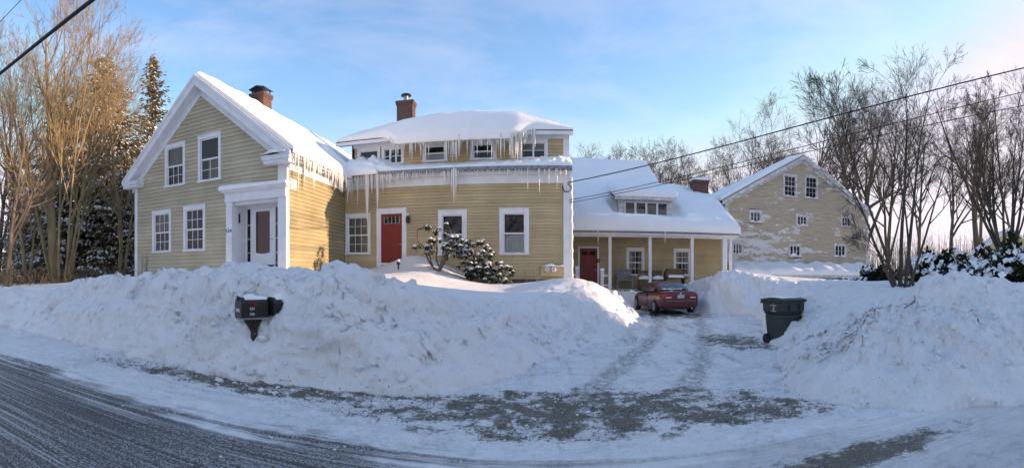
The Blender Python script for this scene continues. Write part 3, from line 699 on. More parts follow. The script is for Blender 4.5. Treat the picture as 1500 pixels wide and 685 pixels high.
# ------------------------------------------------------------------ gable-fronted farmhouse at the left
HX0, HX1, HXM, HY, HB = -16.4, -8.71, -12.555, 15.0, 1.35
house = empty('gable_house', (HXM, 20, HB), 0, 'tall sage clapboard farmhouse with steep white gable facing the road', 'house')
SL = 0.845; ROOFZ = 9.60
m = MB()
m.prism([(HX0+.12, HB), (HX0+.12, 6.0), (HXM, 9.22), (HX1-.12, 6.0), (HX1-.12, 4.62), (-11.15, 4.62), (-11.15, HB)], 'y', HY + .12, HY + .95)
m.prism([(HX0+.12, HB), (HX0+.12, 6.0), (HXM, 9.22), (HX1-.12, 6.0), (HX1-.12, HB)], 'y', HY + .951, 29.4)
m.build('wall', M['sheath'], house)
LW = [(-15.33, -14.20, 2.72, 4.52), (-13.50, -12.34, 2.72, 4.55)]
UW = [(-14.56, -13.41, 5.46, 7.24), (-12.72, -11.56, 5.44, 7.28)]
gz = lambda z: 3.845 if z < 5.75 else max(0.0, (9.02 - z) / SL)
holes = [(a, b, c, d + .03) for a, b, c, d in LW + UW] + [(-11.27, -8.6, HB, 4.95)]
clapboards(house, M['clap_front'], HY, 'front', HB, 9.0, lambda z: (HXM - gz(z) + (.10 if z < 5.75 else 0), HXM + gz(z) - (.22 if z < 5.75 else 0)), holes, 0.152)
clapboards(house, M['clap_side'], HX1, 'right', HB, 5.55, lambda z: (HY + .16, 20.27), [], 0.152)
window(house, *LW[0], HY, 3, 2, ('curtain_dim', .55, 1.0, [(0, 1)]), upper_grid=True)
window(house, *LW[1], HY, 3, 2, None)
window(house, *UW[0], HY, 3, 2, ('curtain_dim', .5, 1.0, [(0, 1)]), upper_grid=False)
window(house, *UW[1], HY, 2, 2, ('curtain_dim', 0.0, .5, [(0.35, .95)]), upper_grid=False)
# corner boards
MB().box(HX0 - .025, HX0 + .13, HY - .05, HY + .1, HB, 5.74).build('corner_board', M['trim'], house)
MB().box(HX0 - .045, HX0 - .027, HY - .05, HY + .2, HB, 5.74).build('corner_board', M['trim'], house)
MB().box(-9.00, HX1 + .027, HY - .05, HY + .1, HB, 5.74).build('corner_board', M['trim'], house)
MB().box(HX1 + .029, HX1 + .055, HY - .05, HY + .17, HB, 5.74).build('corner_board', M['trim'], house)
# roof, rake, soffit, frieze
def chev(o0, o1, half, z=ROOFZ):
    return [(HXM - half, z - o0 - SL*half), (HXM, z - o0), (HXM + half, z - o0 - SL*half), (HXM + half, z - o1 - SL*half), (HXM, z - o1), (HXM - half, z - o1 - SL*half)]
MB().prism(chev(0, .20, 4.24), 'y', 14.60, 29.7).build('roof', M['shingle'], house)
MB().prism(chev(-.03, .10, 4.29), 'y', 14.52, 14.60).build('rake_moulding', M['trim'], house)
MB().prism(chev(.10, .40, 4.22), 'y', 14.56, 14.60).build('rake_board', M['trim'], house)
MB().prism(chev(.203, .40, 4.20), 'y', 14.602, 15.0 - .03).build('soffit', M['trim'], house)
MB().prism(chev(.402, .72, 4.02), 'y', 14.93, 15.0).build('frieze_board', M['trim'], house)
MB().box(HX1 + .03, HX1 + .062, HY + .18, 20.24, 5.50, 6.02).build('frieze_board', M['trim'], house)
MB().box(HX1 + .064, HX1 + .42, HY - .38, 20.0, 5.86, 5.93).build('soffit', M['trim'], house)
gut = MB(); gut.box(HX1 + .38, HX1 + .50, HY - .40, 19.7, 5.93, 6.06); gut = gut.build('gutter', M['zinc'], house)
for (a, b) in ((-9.42, -8.30), (-16.83, -15.85)):
    c = MB(); c.box(a, b, 14.52, 14.99, 5.78, 5.90); c.box(a + .05, b - .05, 14.58, 14.985, 5.66, 5.78)
    c.prism([(14.50, 5.90), (14.99, 5.90), (14.99, 6.06), (14.50, 5.93)], 'x', a - .03, b + .03)
    cc = c.build('cornice_return', M['trim'], house)
sill_snow(house, -9.42, -8.42, 14.47, 14.95, 5.99, .17)
# entry recess with pilasters and entablature
e = MB(); e.box(-11.29, -11.01, HY - .07, HY + .8, HB, 4.52); e.build('pilaster', M['trim'], house)
MB().box(-9.02, -8.83, HY + .105, HY + .79, HB, 4.52).build('entry_wall', M['trim'], house)
MB().box(-11.0, -9.021, HY + .1, HY + .79, 4.40, 4.60).build('entry_ceiling', M['trim'], house)
e = MB(); e.box(-11.33, -8.66, HY - .10, HY + .10, 4.52, 4.82); e.box(-11.36, -8.62, HY - .14, HY + .05, 4.82, 4.88); e.box(-11.43, -8.55, HY - .22, HY + .05, 4.88, 4.95)
en = e.build('entablature', M['trim'], house)
es = snow_sheet('entry_roof_snow', M['snow'], lambda u, v: (-11.50 + u * 2.95, 14.72 + v * .36, 4.952 + 0*u), lambda u, v: .24 - .09 * u + 0*v, 40, 12, .3, (1, 1, 1, 0), 2.95, .36, .55, 9, .02)
tag(es, 'rounded cap of snow on the white entry cornice at the house corner', 'snow', kind='stuff')
DY = HY + .8
db = MB(); db.box(-11.0, -10.93, DY - .01, DY + .1, HB, 4.40); db.box(-9.43, -9.02, DY - .01, DY + .1, HB, 4.40); db.box(-10.93, -9.43, DY - .01, DY + .1, 4.345, 4.40)
db.box(-10.73, -10.69, DY - .01, DY + .1, HB, 4.345); db.box(-9.67, -9.63, DY - .01, DY + .1, HB, 4.345); db.build('door_frame', M['trim'], house)
for (a, b) in ((-10.93, -10.73), (-9.63, -9.43)):
    s = MB(); ring(s, a, b, 2.2, 4.345, .022, DY + .005, DY + .05)
    for q in (2.62, 3.16, 3.70): s.box(a + .022, b - .022, DY + .008, DY + .045, q - .014, q + .014)
    s = s.build('sidelight', M['trim'], house)
    MB().quad((a + .02, DY + .03, 2.22), (b - .02, DY + .03, 2.22), (b - .02, DY + .03, 4.33), (a + .02, DY + .03, 4.33)).build('pane', M['glass'], s, recalc=False)
# storm door: white leaf with a tall light whose lower edge is bowed
g0, g1, gz0, gz1, dx0, dx1 = -10.50, -9.86, 2.62, 4.20, -10.69, -9.67
arc = [(g0 + (g1 - g0) * i / 10, gz0 - .045 * sin(pi * i / 10)) for i in range(11)]
s = MB(); s.box(dx0, g0, DY, DY + .04, 2.15, 4.34); s.box(g1, dx1, DY, DY + .04, 2.15, 4.34); s.box(g0, g1, DY, DY + .04, gz1, 4.34)
s.prism([(g0, 2.15)] + arc + [(g1, 2.15)], 'y', DY, DY + .04)
sd = s.build('storm_door', M['trim'], house)
MB().quad((g0, DY + .02, gz0 - .05), (g1, DY + .02, gz0 - .05), (g1, DY + .02, gz1), (g0, DY + .02, gz1)).build('pane', M['glass'], sd, recalc=False)
s = MB(); s.box(dx0, dx1, DY + .09, DY + .13, 2.15, 4.34)
for (a, b) in ((2.7, 3.3), (3.4, 4.1)):
    for (c, d) in ((-10.46, -10.21), (-10.15, -9.90)): s.box(c, d, DY + .08, DY + .09, a, b)
s.build('inner_door', M['brown_door'], sd)
door_handle(sd, -9.74, DY, 3.12)
l = MB(); l.box(-11.008, -10.93, DY - .42, DY - .28, 3.78, 4.10); wl = l.build('wall_lantern', M['white_plastic'], house)
l = MB(); l.box(-11.008, -10.925, DY - .435, DY - .422, 3.76, 4.12); l.build('lantern_back', M['black_metal'], wl)
def text(body, size, loc, rot, mat, parent, ext=0.004):
    cu = bpy.data.curves.new('lettering', 'FONT'); cu.body = body; cu.size = size; cu.extrude = ext; cu.align_x = 'CENTER'; cu.align_y = 'CENTER'
    o = bpy.data.objects.new('lettering', cu); COL.objects.link(o)
    dg = bpy.context.evaluated_depsgraph_get(); me = bpy.data.meshes.new_from_object(o.evaluated_get(dg)); bpy.data.objects.remove(o)
    o = bpy.data.objects.new('lettering', me); COL.objects.link(o); me.materials.clear(); me.materials.append(mat)
    o.location = loc; o.rotation_euler = rot; return o
place(text('524', .19, (-11.16, HY - .078, 3.43), (R(90), 0, 0), M['ink'], None), house)['label'] = 'black house number 524'
v = MB()
for (zz, yy) in ((4.95, 15.36), (5.12, 15.36), (4.95, 15.56), (5.12, 15.56)): v.box(HX1 + .025, HX1 + .09, yy - .09, yy + .09, zz - .075, zz + .075)
v.box(HX1 + .01, HX1 + .04, 15.24, 15.68, 4.84, 5.23); v.build('vent_box', M['white_plastic'], house)
ch = chimney(house, -12.56, 19.35, .72, .72, 9.0, 10.22)
c = MB(); c.prism([(-12.98, 10.40), (-12.56, 10.52), (-12.14, 10.40), (-12.14, 10.43), (-12.56, 10.55), (-12.98, 10.43)], 'y', 18.93, 19.77)
for sx in (-.3, .3):
    for sy in (-.3, .3): c.box(-12.56 + sx - .02, -12.56 + sx + .02, 19.35 + sy - .02, 19.35 + sy + .02, 10.22, 10.42)
c.build('chimney_cap', M['black_metal'], ch)
def gy_base(u, v):
    x = HXM + .06 + u * 4.30; return x, 14.66 + v * 14.9, ROOFZ + .02 - SL * (x - HXM)
hs1 = snow_sheet('roof_snow', M['snow'], gy_base, lambda u, v: .22 + .16 * u + .10 * np.sin(v * 9) * .3, 60, 120, .30, (0, 1, 1, 0), 5.6, 14.9, .45, 21, .05)
tag(hs1, 'smooth snow on the steep roof of the gable farmhouse', 'snow', kind='stuff')
hs2 = snow_sheet('roof_snow', M['snow'], lambda u, v: (HXM - .06 - u * 4.25, 14.66 + v * 14.9, ROOFZ + .02 - SL * (.06 + u * 4.25)), lambda u, v: .05 + .10 * u, 20, 40, .2, (1, 1, 1, 0), 5.6, 14.9, .4, 22, .02)
tag(hs2, 'thin snow on the far left slope of the gable farmhouse roof', 'snow', kind='stuff')
# icicles along the side gutter
yy = 14.75
while yy < 19.9:
    tq = (yy - 14.7) / 5.2
    L = rng.choice([.18, .25, .35, .45, .6]) * (1 + 1.1 * max(0, tq - .55)); 
    if abs(yy - 15.05) < .05: L = 1.5
    if abs(yy - 16.25) < .06 or abs(yy - 15.55) < .05: L = 1.1
    icicle(gut, HX1 + .47 + rng.uniform(-.03, .03), yy, 6.0 - rng.uniform(0, .06), L, .018 + .028 * rng.random() + .014 * L)
    yy += rng.uniform(.05, .13)

# ------------------------------------------------------------------ long ell with shed dormer
EX0, EX1, EY, EB = -8.71, 1.02, 20.3, 1.60
ell = empty('ell_house', ((EX0 + EX1) / 2, 24, EB), 0, 'long tan clapboard middle house with red door and row of dormer windows', 'house')
m = MB(); m.prism([(EY+.12, EB), (EY+.12, 6.08), (21.12, 6.5), (21.12, 7.86), (25.2, 9.0), (29, 6.1), (29, EB)], 'x', EX0 + .01, EX1 - .03); m.build('wall', M['sheath'], ell)
MB().box(EX0 + .02, EX1 - .06, EY + .02, 28.9, .8, EB).build('foundation', M['stone'], ell)
for k in range(22):                                                   # rough foundation stones in view
    x = -4.6 + k * .25; MB().box(x + .01, x + .235, EY - .01 - rng.random()*.02, EY + .02, 1.22 + rng.uniform(0, .06), 1.42 + rng.uniform(-.02, .1)).build('stone', M['stone'], ell, bevel=.03)
def ewin(xa, xb): return (WX(xa, EY), WX(xb, EY))
W1, W2, W3, D1 = ewin(506.5, 543), ewin(642, 684), ewin(731.5, 775), ewin(552, 595.7)
wz0, wz1 = 2.68, 4.47
DT = 4.66
holes = [(W1[0], W1[1], wz0, wz1 + .03), (W2[0], W2[1], 2.58, 4.51), (W3[0], W3[1], 2.6, 4.54), (D1[0], D1[1], EB, DT)]
clapboards(ell, M['clap_ell'], EY, 'front', EB, 5.56, lambda z: (EX0 + .02, EX1 - .22), holes, 0.133)
window(ell, *W1, wz0, wz1, EY, 3, 2, ('curtain_dim', 0, 1, [(0, 1)]))
for (a, b, c, d, sd_) in ((W2[0], W2[1], 2.58, 4.48, 1), (W3[0], W3[1], 2.6, 4.51, 0)):
    window(ell, a, b, c, d, EY, 1, 1, ('curtain', 0, .47, [(0, 1)]), cw=.17, upper_grid=False, lower_grid=False)
m = MB(); m.box(D1[0], D1[0] + .20, EY - .045, EY + .11, EB, DT); m.box(D1[1] - .20, D1[1], EY - .045, EY + .11, EB, DT); m.box(D1[0] + .2, D1[1] - .2, EY - .04, EY + .11, DT - .24, DT)
m.box(D1[0] + .2, D1[1] - .2, EY - .06, EY + .11, 2.22, 2.30)
df = m.build('door_frame', M['trim'], ell)
a, b = D1[0] + .205, D1[1] - .205; cx = (a + b) / 2
m = MB(); m.box(a, a + .13, EY + .02, EY + .07, 2.3, 4.415); m.box(b - .13, b, EY + .02, EY + .07, 2.3, 4.415); m.box(a + .13, b - .13, EY + .02, EY + .07, 4.30, 4.415); m.box(a + .13, b - .13, EY + .02, EY + .07, 3.70, 4.02)
m.box(a + .13, b - .13, EY + .032, EY + .07, 2.3, 3.70)
for (p, q) in ((a + .17, cx - .03), (cx + .03, b - .17)): m.box(p, q, EY + .022, EY + .033, 2.42, 3.62)
dr = m.build('door', M['red'], ell)
s = MB()
for i in range(5): xx = a + .13 + (b - a - .26) * i / 4; s.box(xx - .012, xx + .012, EY + .018, EY + .06, 4.02, 4.30)
s.box(a + .13, b - .13, EY + .019, EY + .06, 4.005, 4.02); s.build('muntin', M['grey_metal'], dr)
MB().quad((a + .12, EY + .035, 4.01), (b - .12, EY + .035, 4.01), (b - .12, EY + .035, 4.31), (a + .12, EY + .035, 4.31)).build('pane', M['glass'], dr, recalc=False)
door_handle(dr, b - .07, EY + .02, 3.10)
lx = WX(598.5, EY)
m = MB(); m.lathe([(0, 3.98), (.05, 3.98), (.085, 4.02), (.085, 4.22), (.05, 4.28), (.02, 4.33), (0, 4.33)], (lx, EY - .12, 0), 10); m.box(lx - .05, lx + .05, EY - .05, EY - .02, 4.02, 4.3); m.tube([(lx, EY - .03, 4.3), (lx, EY - .12, 4.34)], .012, 6)
wl = m.build('wall_lantern', M['black_metal'], ell); blob = MB(); blob.lathe([(0, 4.31), (.06, 4.31), (.05, 4.37), (0, 4.40)], (lx, EY - .12, 0), 10); blob.build('lantern_snow', M['snow'], wl, smooth=True)
# corner boards, frieze, cornice, gutter
MB().box(EX1 - .22, EX1 + .03, EY - .045, EY + .1, EB - .1, 5.60).build('corner_board', M['trim'], ell)
MB().box(EX1 + .032, EX1 + .055, EY - .045, EY + .25, EB - .1, 5.60).build('corner_board', M['trim'], ell)
MB().box(EX0 + .06, EX1 + .04, EY - .055, EY + .11, 5.56, 6.02).build('frieze_board', M['trim'], ell)
MB().box(EX0 + .30, EX1 + .10, EY - .20, EY - .056, 5.90, 6.05).build('crown_moulding', M['trim'], ell)
gm = MB(); gm.box(EX0 + .42, EX1 + .12, EY - .36, EY + .1, 6.05, 6.12); gm.box(EX0 + .42, EX1 + .12, EY - .42, EY - .34, 6.07, 6.20)
egut = gm.build('gutter', M['zinc'], ell)
m = MB(); m.prism([(EY - .30, 6.13), (EY - .30, 6.18), (21.15, 6.56), (21.15, 6.51)], 'x', EX0 + .1, EX1 + .08); m.build('lower_roof', M['shingle'], ell)
# dormer front
DYF = 21.0
dw = [(WX(524, DYF), WX(557, DYF)), (WX(559.5, DYF), WX(592, DYF)), (WX(619, DYF), WX(655.5, DYF)), (WX(689, DYF), WX(727.5, DYF)), (WX(760, DYF), WX(802.5, DYF))]
DZ0, DZ1 = 6.72, 7.55
holes = [(p, q, DZ0, DZ1 + .03) for p, q in dw]
clapboards(ell, M['clap_ell'], DYF, 'front', 6.45, 7.58, lambda z: (EX0 + .2, EX1 - .2), holes, 0.14)
window(ell, *dw[0], DZ0, DZ1, DYF, 1, 2, None, cw=.11, sash=False); window(ell, *dw[1], DZ0, DZ1, DYF, 3, 2, None, cw=.11, sash=False)
window(ell, *dw[2], DZ0, DZ1, DYF, 1, 1, ('curtain', .1, .45, [(0, 1)]), cw=.12, upper_grid=False, lower_grid=False); window(ell, *dw[3], DZ0, DZ1, DYF, 1, 1, None, cw=.13, upper_grid=False, lower_grid=False)
window(ell, *dw[4], DZ0, DZ1, DYF, 2, 2, ('curtain_dim', .5, 1, [(0, 1)]), cw=.12, sash=False)
MB().box(EX0 + .15, EX1 + .02, DYF - .05, DYF + .1, 7.585, 7.80).build('frieze_board', M['trim'], ell)
MB().box(EX1 - .20, EX1 + .03, DYF - .045, DYF + .1, 6.4, 7.58).build('corner_board', M['trim'], ell)
MB().box(EX1 + .032, EX1 + .05, DYF - .045, 24, 6.4, 7.80).build('dormer_side', M['trim'], ell)
DRX0, DRX1 = EX0 - .55, EX1 + .20
m = MB(); m.prism([(20.55, 7.80), (20.55, 7.84), (25.2, 9.10), (25.2, 9.06)], 'x', DRX0, DRX1); m.build('dormer_roof', M['shingle'], ell)
m = MB(); m.box(DRX0, DRX1, 20.53, 20.60, 7.66, 7.80); m.box(DRX0 + .01, DRX1 - .01, 20.60, 21.0, 7.735, 7.795); m.build('fascia', M['trim'], ell)
m = MB(); m.prism([(25.2, 9.06), (25.2, 9.10), (29.3, 6.1), (29.3, 6.05)], 'x', EX0, EX1 + .1); m.build('rear_roof', M['shingle'], ell)
cxx = WX(595, 25)
ch = chimney(ell, cxx, 25.0, .86, .62, 8.8, 10.92)
m = MB(); m.lathe([(0, 10.9), (.13, 10.9), (.13, 11.25), (0, 11.25)], (cxx, 25, 0), 14); fl = m.build('flue', M['grey_metal'], ch)
m = MB(); m.lathe([(0, 11.26), (.28, 11.26), (.26, 11.32), (.05, 11.40), (0, 11.40)], (cxx, 25, 0), 16); m.build('flue_cap', M['black_metal'], ch)
# big rounded slab of snow on the dormer roof
def ds_base(u, v):
    x = DRX0 + u * (DRX1 - DRX0); mid = sst(.19, .30, u) * sst(.86, .74, u)
    y0 = 20.56 - .42 * mid - .03 * fbm(x * 1.5, x * 0 + 3, 2, 5); y = y0 + (25.4 - y0) * v
    z = 7.845 + (y - 20.55) * .271 - .36 * mid * np.clip((20.60 - y) / .42, 0, 1)**.8
    return x, y, np.where(y > 25.2, 9.1, z)
def ds_T(u, v):
    h = np.interp(u, [0, .06, .15, .30, .45, .60, .78, .88, .95, 1], [.20, .40, .55, .80, .95, .98, .84, .54, .34, .18])
    return h * (0.80 + .30 * np.sin(np.pi * np.clip(v * 1.05, 0, 1)) - .25 * v)
d1 = snow_sheet('roof_snow', M['snow'], ds_base, ds_T, 160, 60, .75, (1, 1, 1, 0), 10.5, 5, .50, 33, .045)
tag(d1, 'thick rounded snow slab overhanging the long dormer roof', 'snow', kind='stuff')
def ls_base(u, v):
    x = EX0 + .15 + u * (EX1 + .12 - EX0 - .15); y = 19.96 + .02 * fbm(x * 2, x * 0, 2, 8) + v * 1.02; return x, y, 6.20 + (y - 20) * .33
def ls_T(u, v):
    return np.interp(u, [0, .05, .12, .17, .24, .5, .8, .9, .97, 1], [.62, .60, .58, .40, .17, .13, .20, .30, .34, .28]) * (0.75 + .25 * v) * (1 + .35 * fbm(u * 40, v * 3, 3, 12))
d2 = snow_sheet('roof_snow', M['snow'], ls_base, ls_T, 220, 18, .18, (0, 1, 1, 0), 9.7, 1.0, .5, 34, .03)
tag(d2, 'lumpy strip of snow on the eave below the dormer windows', 'snow', kind='stuff')
# drift filling the valley between gable roof and dormer
def vb(u, v):
    x = -9.6 + u * 2.6; y = 19.75 + v * 1.6; return x, y, np.maximum(6.18 + (y - 20) * .33, ROOFZ - SL * (x - HXM)) - .02
d3 = snow_sheet('valley_snow', M['snow'], vb, lambda u, v: .42 * (1 - u)**.5 * (1 - .2*v) + .25, 50, 30, .5, (0, 1, 1, 0), 2.6, 1.6, .35, 35, .05)
tag(d3, 'drifted snow filling the valley where two house roofs meet', 'snow', kind='stuff')
# icicles on ell gutter and dormer eave
x = EX0 + .62
while x < EX1:
    u = (x - EX0) / (EX1 - EX0)
    dens = .055 if u < .28 else (.075 if u < .55 else .17)
    L = rng.choice([.25, .35, .45, .55]) * (1.35 if u < .3 else (1.0 if u < .55 else .95)) * rng.uniform(.7, 1.3)
    icicle(egut, x, EY - .37 + rng.uniform(-.02, .02), 6.14, L, .014 + .02 * rng.random() + .016 * L); x += rng.uniform(.4, 1.6) * dens
for px, L, r in ((538, 2.25, .13), (553, 1.75, .09), (545, .9, .07), (665, 1.55, .07), (662, 1.1, .05), (668, 1.25, .05), (773, 1.0, .035), (790, 1.25, .035), (816, .95, .03), (804, .85, .025), (524, 1.5, .03), (516, 1.0, .04), (509, 1.3, .06)):
    icicle(egut, WX(px, EY - .37), EY - .38, 6.16, L, r)
dic = ell.children[0]
dfas = [o for o in ell.children if o.name.startswith('fascia')][0]
x = WX(572, 20.2)
while x < WX(772, 20.2):
    u = (x - DRX0) / (DRX1 - DRX0)
    L = rng.choice([.3, .45, .6, .8, 1.0]) * rng.uniform(.7, 1.15)
    p_ = 797 + 720 * atan2(x, 20.3)
    if 628 < p_ < 648: L *= .5
    if 655 < p_ < 675 or 745 < p_ < 757: L = max(L, rng.uniform(.85, 1.15))
    icicle(dfas, x, 20.22 + rng.uniform(-.05, .14), 7.62, L * 1.08, .02 + .03 * rng.random() + .013 * L); x += rng.uniform(.03, .09)
for px, L in ((782, .85), (783.5, .8), (779, .4)): icicle(dfas, WX(px, 20.45), 20.5, 7.82, L, .045)
# frozen curtain under the overhanging slab
m = MB(); n = 150; v = []
xa, xb = WX(570, 20.2), WX(772, 20.2)
for i in range(n + 1):
    x = xa + (xb - xa) * i / n; e_ = min(1, i / 14, (n - i) / 12); zb = 7.62 - (.20 + .10 * sin(i * .21) + .05 * sin(i * .83)) * e_
    for (yy, zz) in ((20.22, 7.72), (20.20, (7.7 + zb) / 2), (20.25, zb), (20.32, (7.7 + zb) / 2), (20.40, 7.72)): v.append((x, yy + .03 * sin(i * .31), zz))
m.add(v, [(i*5+j, (i+1)*5+j, (i+1)*5+j+1, i*5+j+1) for i in range(n) for j in range(4)]); m.build('ice_curtain', M['ice'], dfas, smooth=True)
for me_ in ICE: me_.materials.append(M['ice'])
# ice-crusted downspout and meter cluster at the right corner
m = MB(); pts_, rad_ = [], []
for i in range(40): q = i / 39; pts_.append((EX1 + .10 + .012 * sin(i * 1.3), EY + .02, 1.6 + q * 4.2)); rad_.append(.055 + .022 * rng.random() + .02 * (1 - q))
m.tube(pts_, rad_, 9); m.build('icy_downspout', M['ice'], ell, smooth=True)
MB().tube([(EX1 - .30, EY - .05, 5.5), (EX1 - .30, EY - .05, 1.9)], .022, 8).build('conduit', M['clap_ell'], ell)
mx0, mx1 = WX(791, EY), WX(826, EY)
m = MB(); m.box(mx0 + .04, mx1 - .04, EY - .16, EY - .03, 1.72, 2.12)
mt = m.build('meter_box', M['clap_ell'], ell)
for px in (801.5, 811):
    c_ = (WX(px, EY), EY - .16, 2.0); k = MB(); k.lathe([(0, 0), (.105, 0), (.105, -.05), (.085, -.13), (0, -.14)], c_, 18, 'y'); k = k.build('meter', M['white_plastic'], mt, smooth=False)
    k2 = MB(); k2.lathe([(0, -.141), (.05, -.141), (.05, -.147), (0, -.147)], c_, 14, 'y'); k2.build('dial', M['label_grey'], k)
sill_snow(mt, mx0, mx1, EY - .22, EY - .03, 2.12, .13)

# ------------------------------------------------------------------ low rear wing with open porch
WING_BEFORE = {o.name for o in bpy.data.objects}
PY_, PW, PB = 24.5, 26.2, 1.1                        # post line, wall plane, porch floor
wing = empty('porch_wing', (5.5, 27, PB), 0, 'low tan wing with open porch, white posts and deep snow roof', 'house')
WXR = 9.95
MB().prism([(PW + .12, .6), (PW + .12, 3.95), (29.3, 6.75), (33.2, 4.2), (33.2, .6)], 'x', EX1 + .02, WXR - .03).build('wall', M['sheath'], wing)
MB().prism([(28, 5.5), (28, 6.2), (33.0, 9.0), (36.5, 6.0), (36.5, 3)], 'x', EX1 + .02, 6.8).build('rear_block', M['sheath'], wing)
pd = (WX(846.5, PW), WX(877.5, PW)); pw1 = (WX(917.5, PW), WX(943.8, PW)); pw2 = (WX(986.5, PW), WX(1012, PW))
holes = [(pd[0], pd[1], .5, 3.32), (pw1[0], pw1[1], 1.74, 3.27), (pw2[0], pw2[1], 1.74, 3.27)]
clapboards(wing, M['clap_wing'], PW, 'front', .9, 3.92, lambda z: (EX1 + .05, WXR), holes, 0.115)
for q in (pw1, pw2): window(wing, *q, 1.74, 3.24, PW, 2, 2, ('curtain_dim', 0, 1, [(0, .3), (.7, 1)]), cw=.115, snow=0)
m = MB(); ring(m, pd[0], pd[1], .9, 3.32, .10, PW - .04, PW + .1); df2 = m.build('door_frame', M['trim'], wing)
a, b = pd[0] + .104, pd[1] - .104; cx = (a + b) / 2
m = MB(); m.box(a, b, PW + .02, PW + .06, 1.1, 3.21)
for (p, q) in ((a + .10, cx - .05), (cx + .05, b - .10)):
    for (r0, r1) in ((1.25, 1.95), (2.1, 2.75)): m.box(p, q, PW + .008, PW + .02, r0, r1)
dr2 = m.build('door', M['red'], wing)
for (p, q) in ((a + .10, cx - .05), (cx + .05, b - .10)): MB().box(p, q, PW + .012, PW + .02, 2.85, 3.06).build('pane', M['sheath'], dr2)
door_handle(dr2, b - .08, PW + .02, 2.05)
k = MB()
for i in range(28): an = 2*pi*i/28; k.tube([(b + .06 + .075*cos(an), PW - .06, 2.55 + .075*sin(an)), (b + .06 + .075*cos(an+.3), PW - .075, 2.55 + .075*sin(an+.3))], .03, 5)
k.build('wreath', M['yew'], dr2)
MB().box(EX1 + .03, WXR + .1, PY_ - .12, PW - .02, .9, PB).build('porch_floor', M['wood_grey'], wing)
for px, w in ((893.3, .15), (952, .15), (1013.5, .16), (1061, .24), (1070.3, .12)):
    x = WX(px, PY_); p = MB(); p.box(x - w/2, x + w/2, PY_ - w/2, PY_ + w/2, PB + .001, 3.70); p.box(x - w/2 - .02, x + w/2 + .02, PY_ - w/2 - .02, PY_ + w/2 + .02, PB + .001, PB + .10)
    p.build('post', M['trim'], wing)
MB().box(EX1 + .06, WXR + .06, PY_ - .10, PY_ + .10, 3.70, 3.90).build('porch_beam', M['trim'], wing)
MB().box(EX1 + .06, WXR + .06, PY_ + .101, PW - .03, 3.84, 3.90).build('porch_ceiling', M['trim_old'], wing)
wg = MB(); wg.box(EX1 + .06, WXR + .12, PY_ - .38, PY_ - .101, 3.80, 3.88); wg = wg.build('fascia', M['trim'], wing); gw = MB(); gw.box(EX1 + .06, WXR + .14, PY_ - .44, PY_ - .381, 3.89, 4.02); gw.build('gutter', M['zinc'], wing)
WSL = .577
m = MB(); m.prism([(PY_ - .4, 3.90), (PY_ - .4, 4.0), (29.3, 4.0 + WSL * 5.2), (29.3, 3.9 + WSL * 5.2)], 'x', EX1 + .06, WXR + .15); m.build('roof', M['shingle'], wing)
m = MB(); m.prism([(29.3, 3.9 + WSL*5.2), (29.3, 4.0 + WSL*5.2), (33.4, 4.3), (33.4, 4.2)], 'x', EX1 + .06, WXR + .15); m.build('rear_roof', M['shingle'], wing)
m = MB(); m.prism([(28.2, 4.0 + WSL*4.0), (28.2, 4.1 + WSL*4.0), (33.0, 4.1 + WSL*8.9), (33.0, 4.0 + WSL*8.9)], 'x', EX1 + .02, 6.95); m.build('upper_roof', M['shingle'], wing)
# dormer with four lights
dx0, dx1, dyf = WX(906, 25.5), WX(984, 25.5), 25.5
m = MB(); m.prism([(dyf + .12, 4.5), (dyf + .12, 5.72), (28.8, 6.75), (28.8, 5.5)], 'x', dx0 + .1, dx1 - .1); wd = m.build('dormer', M['sheath'], wing)
MB().box(dx0, dx0 + .32, dyf - .02, dyf + .13, 4.6, 5.78).build('dormer_trim', M['trim_old'], wd)
MB().box(dx1 - .22, dx1, dyf - .02, dyf + .13, 4.6, 5.78).build('dormer_trim', M['trim_old'], wd)
MB().box(dx0 + .02, dx0 + .099, dyf + .131, 28, 4.6, 5.8).build('dormer_cheek', M['clap_wing'], wd)
MB().box(dx1 - .099, dx1 - .02, dyf + .131, 28, 4.6, 5.8).build('dormer_cheek', M['clap_wing'], wd)
a, b = dx0 + .32, dx1 - .22
for i in range(4):
    p, q = a + (b - a) * i / 4, a + (b - a) * (i + 1) / 4
    s = MB(); ring(s, p + .002, q - .002, 4.85, 5.66, .055, dyf, dyf + .06); s = s.build('sash', M['trim'], wd)
    MB().quad((p + .05, dyf + .03, 4.9), (q - .05, dyf + .03, 4.9), (q - .05, dyf + .03, 5.62), (p + .05, dyf + .03, 5.62)).build('pane', M['glass'], s, recalc=False)
    MB().box(p + .06, q - .06, dyf + .10, dyf + .11, 4.86, 5.3 + .2 * (i == 2)).build('curtain', M['curtain_dim'], s)
MB().box(a, b, dyf - .01, dyf + .1, 5.662, 5.78).build('dormer_trim', M['trim_old'], wd)
m = MB(); m.prism([(dyf - .28, 5.79), (dyf - .28, 5.88), (29.2, 7.05), (29.2, 6.96)], 'x', dx0 - .22, dx1 + .18); m.build('dormer_roof', M['shingle'], wd)
m = MB(); m.box(dx0 - .24, dx1 + .20, dyf - .32, dyf - .281, 5.72, 5.90); m.build('fascia', M['trim_old'], wd)
ch = chimney(wing, WX(1024, 29.0), 29.0, .95, .8, 5.8, 7.62)
sc_ = snow_sheet('chimney_snow', M['snow'], lambda u, v: (WX(1024, 29.0) - .5 + u, 28.55 + v * .9, 7.622 + 0*u), lambda u, v: .2 + 0*u, 16, 16, .3, (1, 1, 1, 1), 1, .9, .4, 3, .02)
tag(sc_, 'small snow cap on the squat brick chimney between wing and barn', 'snow', kind='stuff')
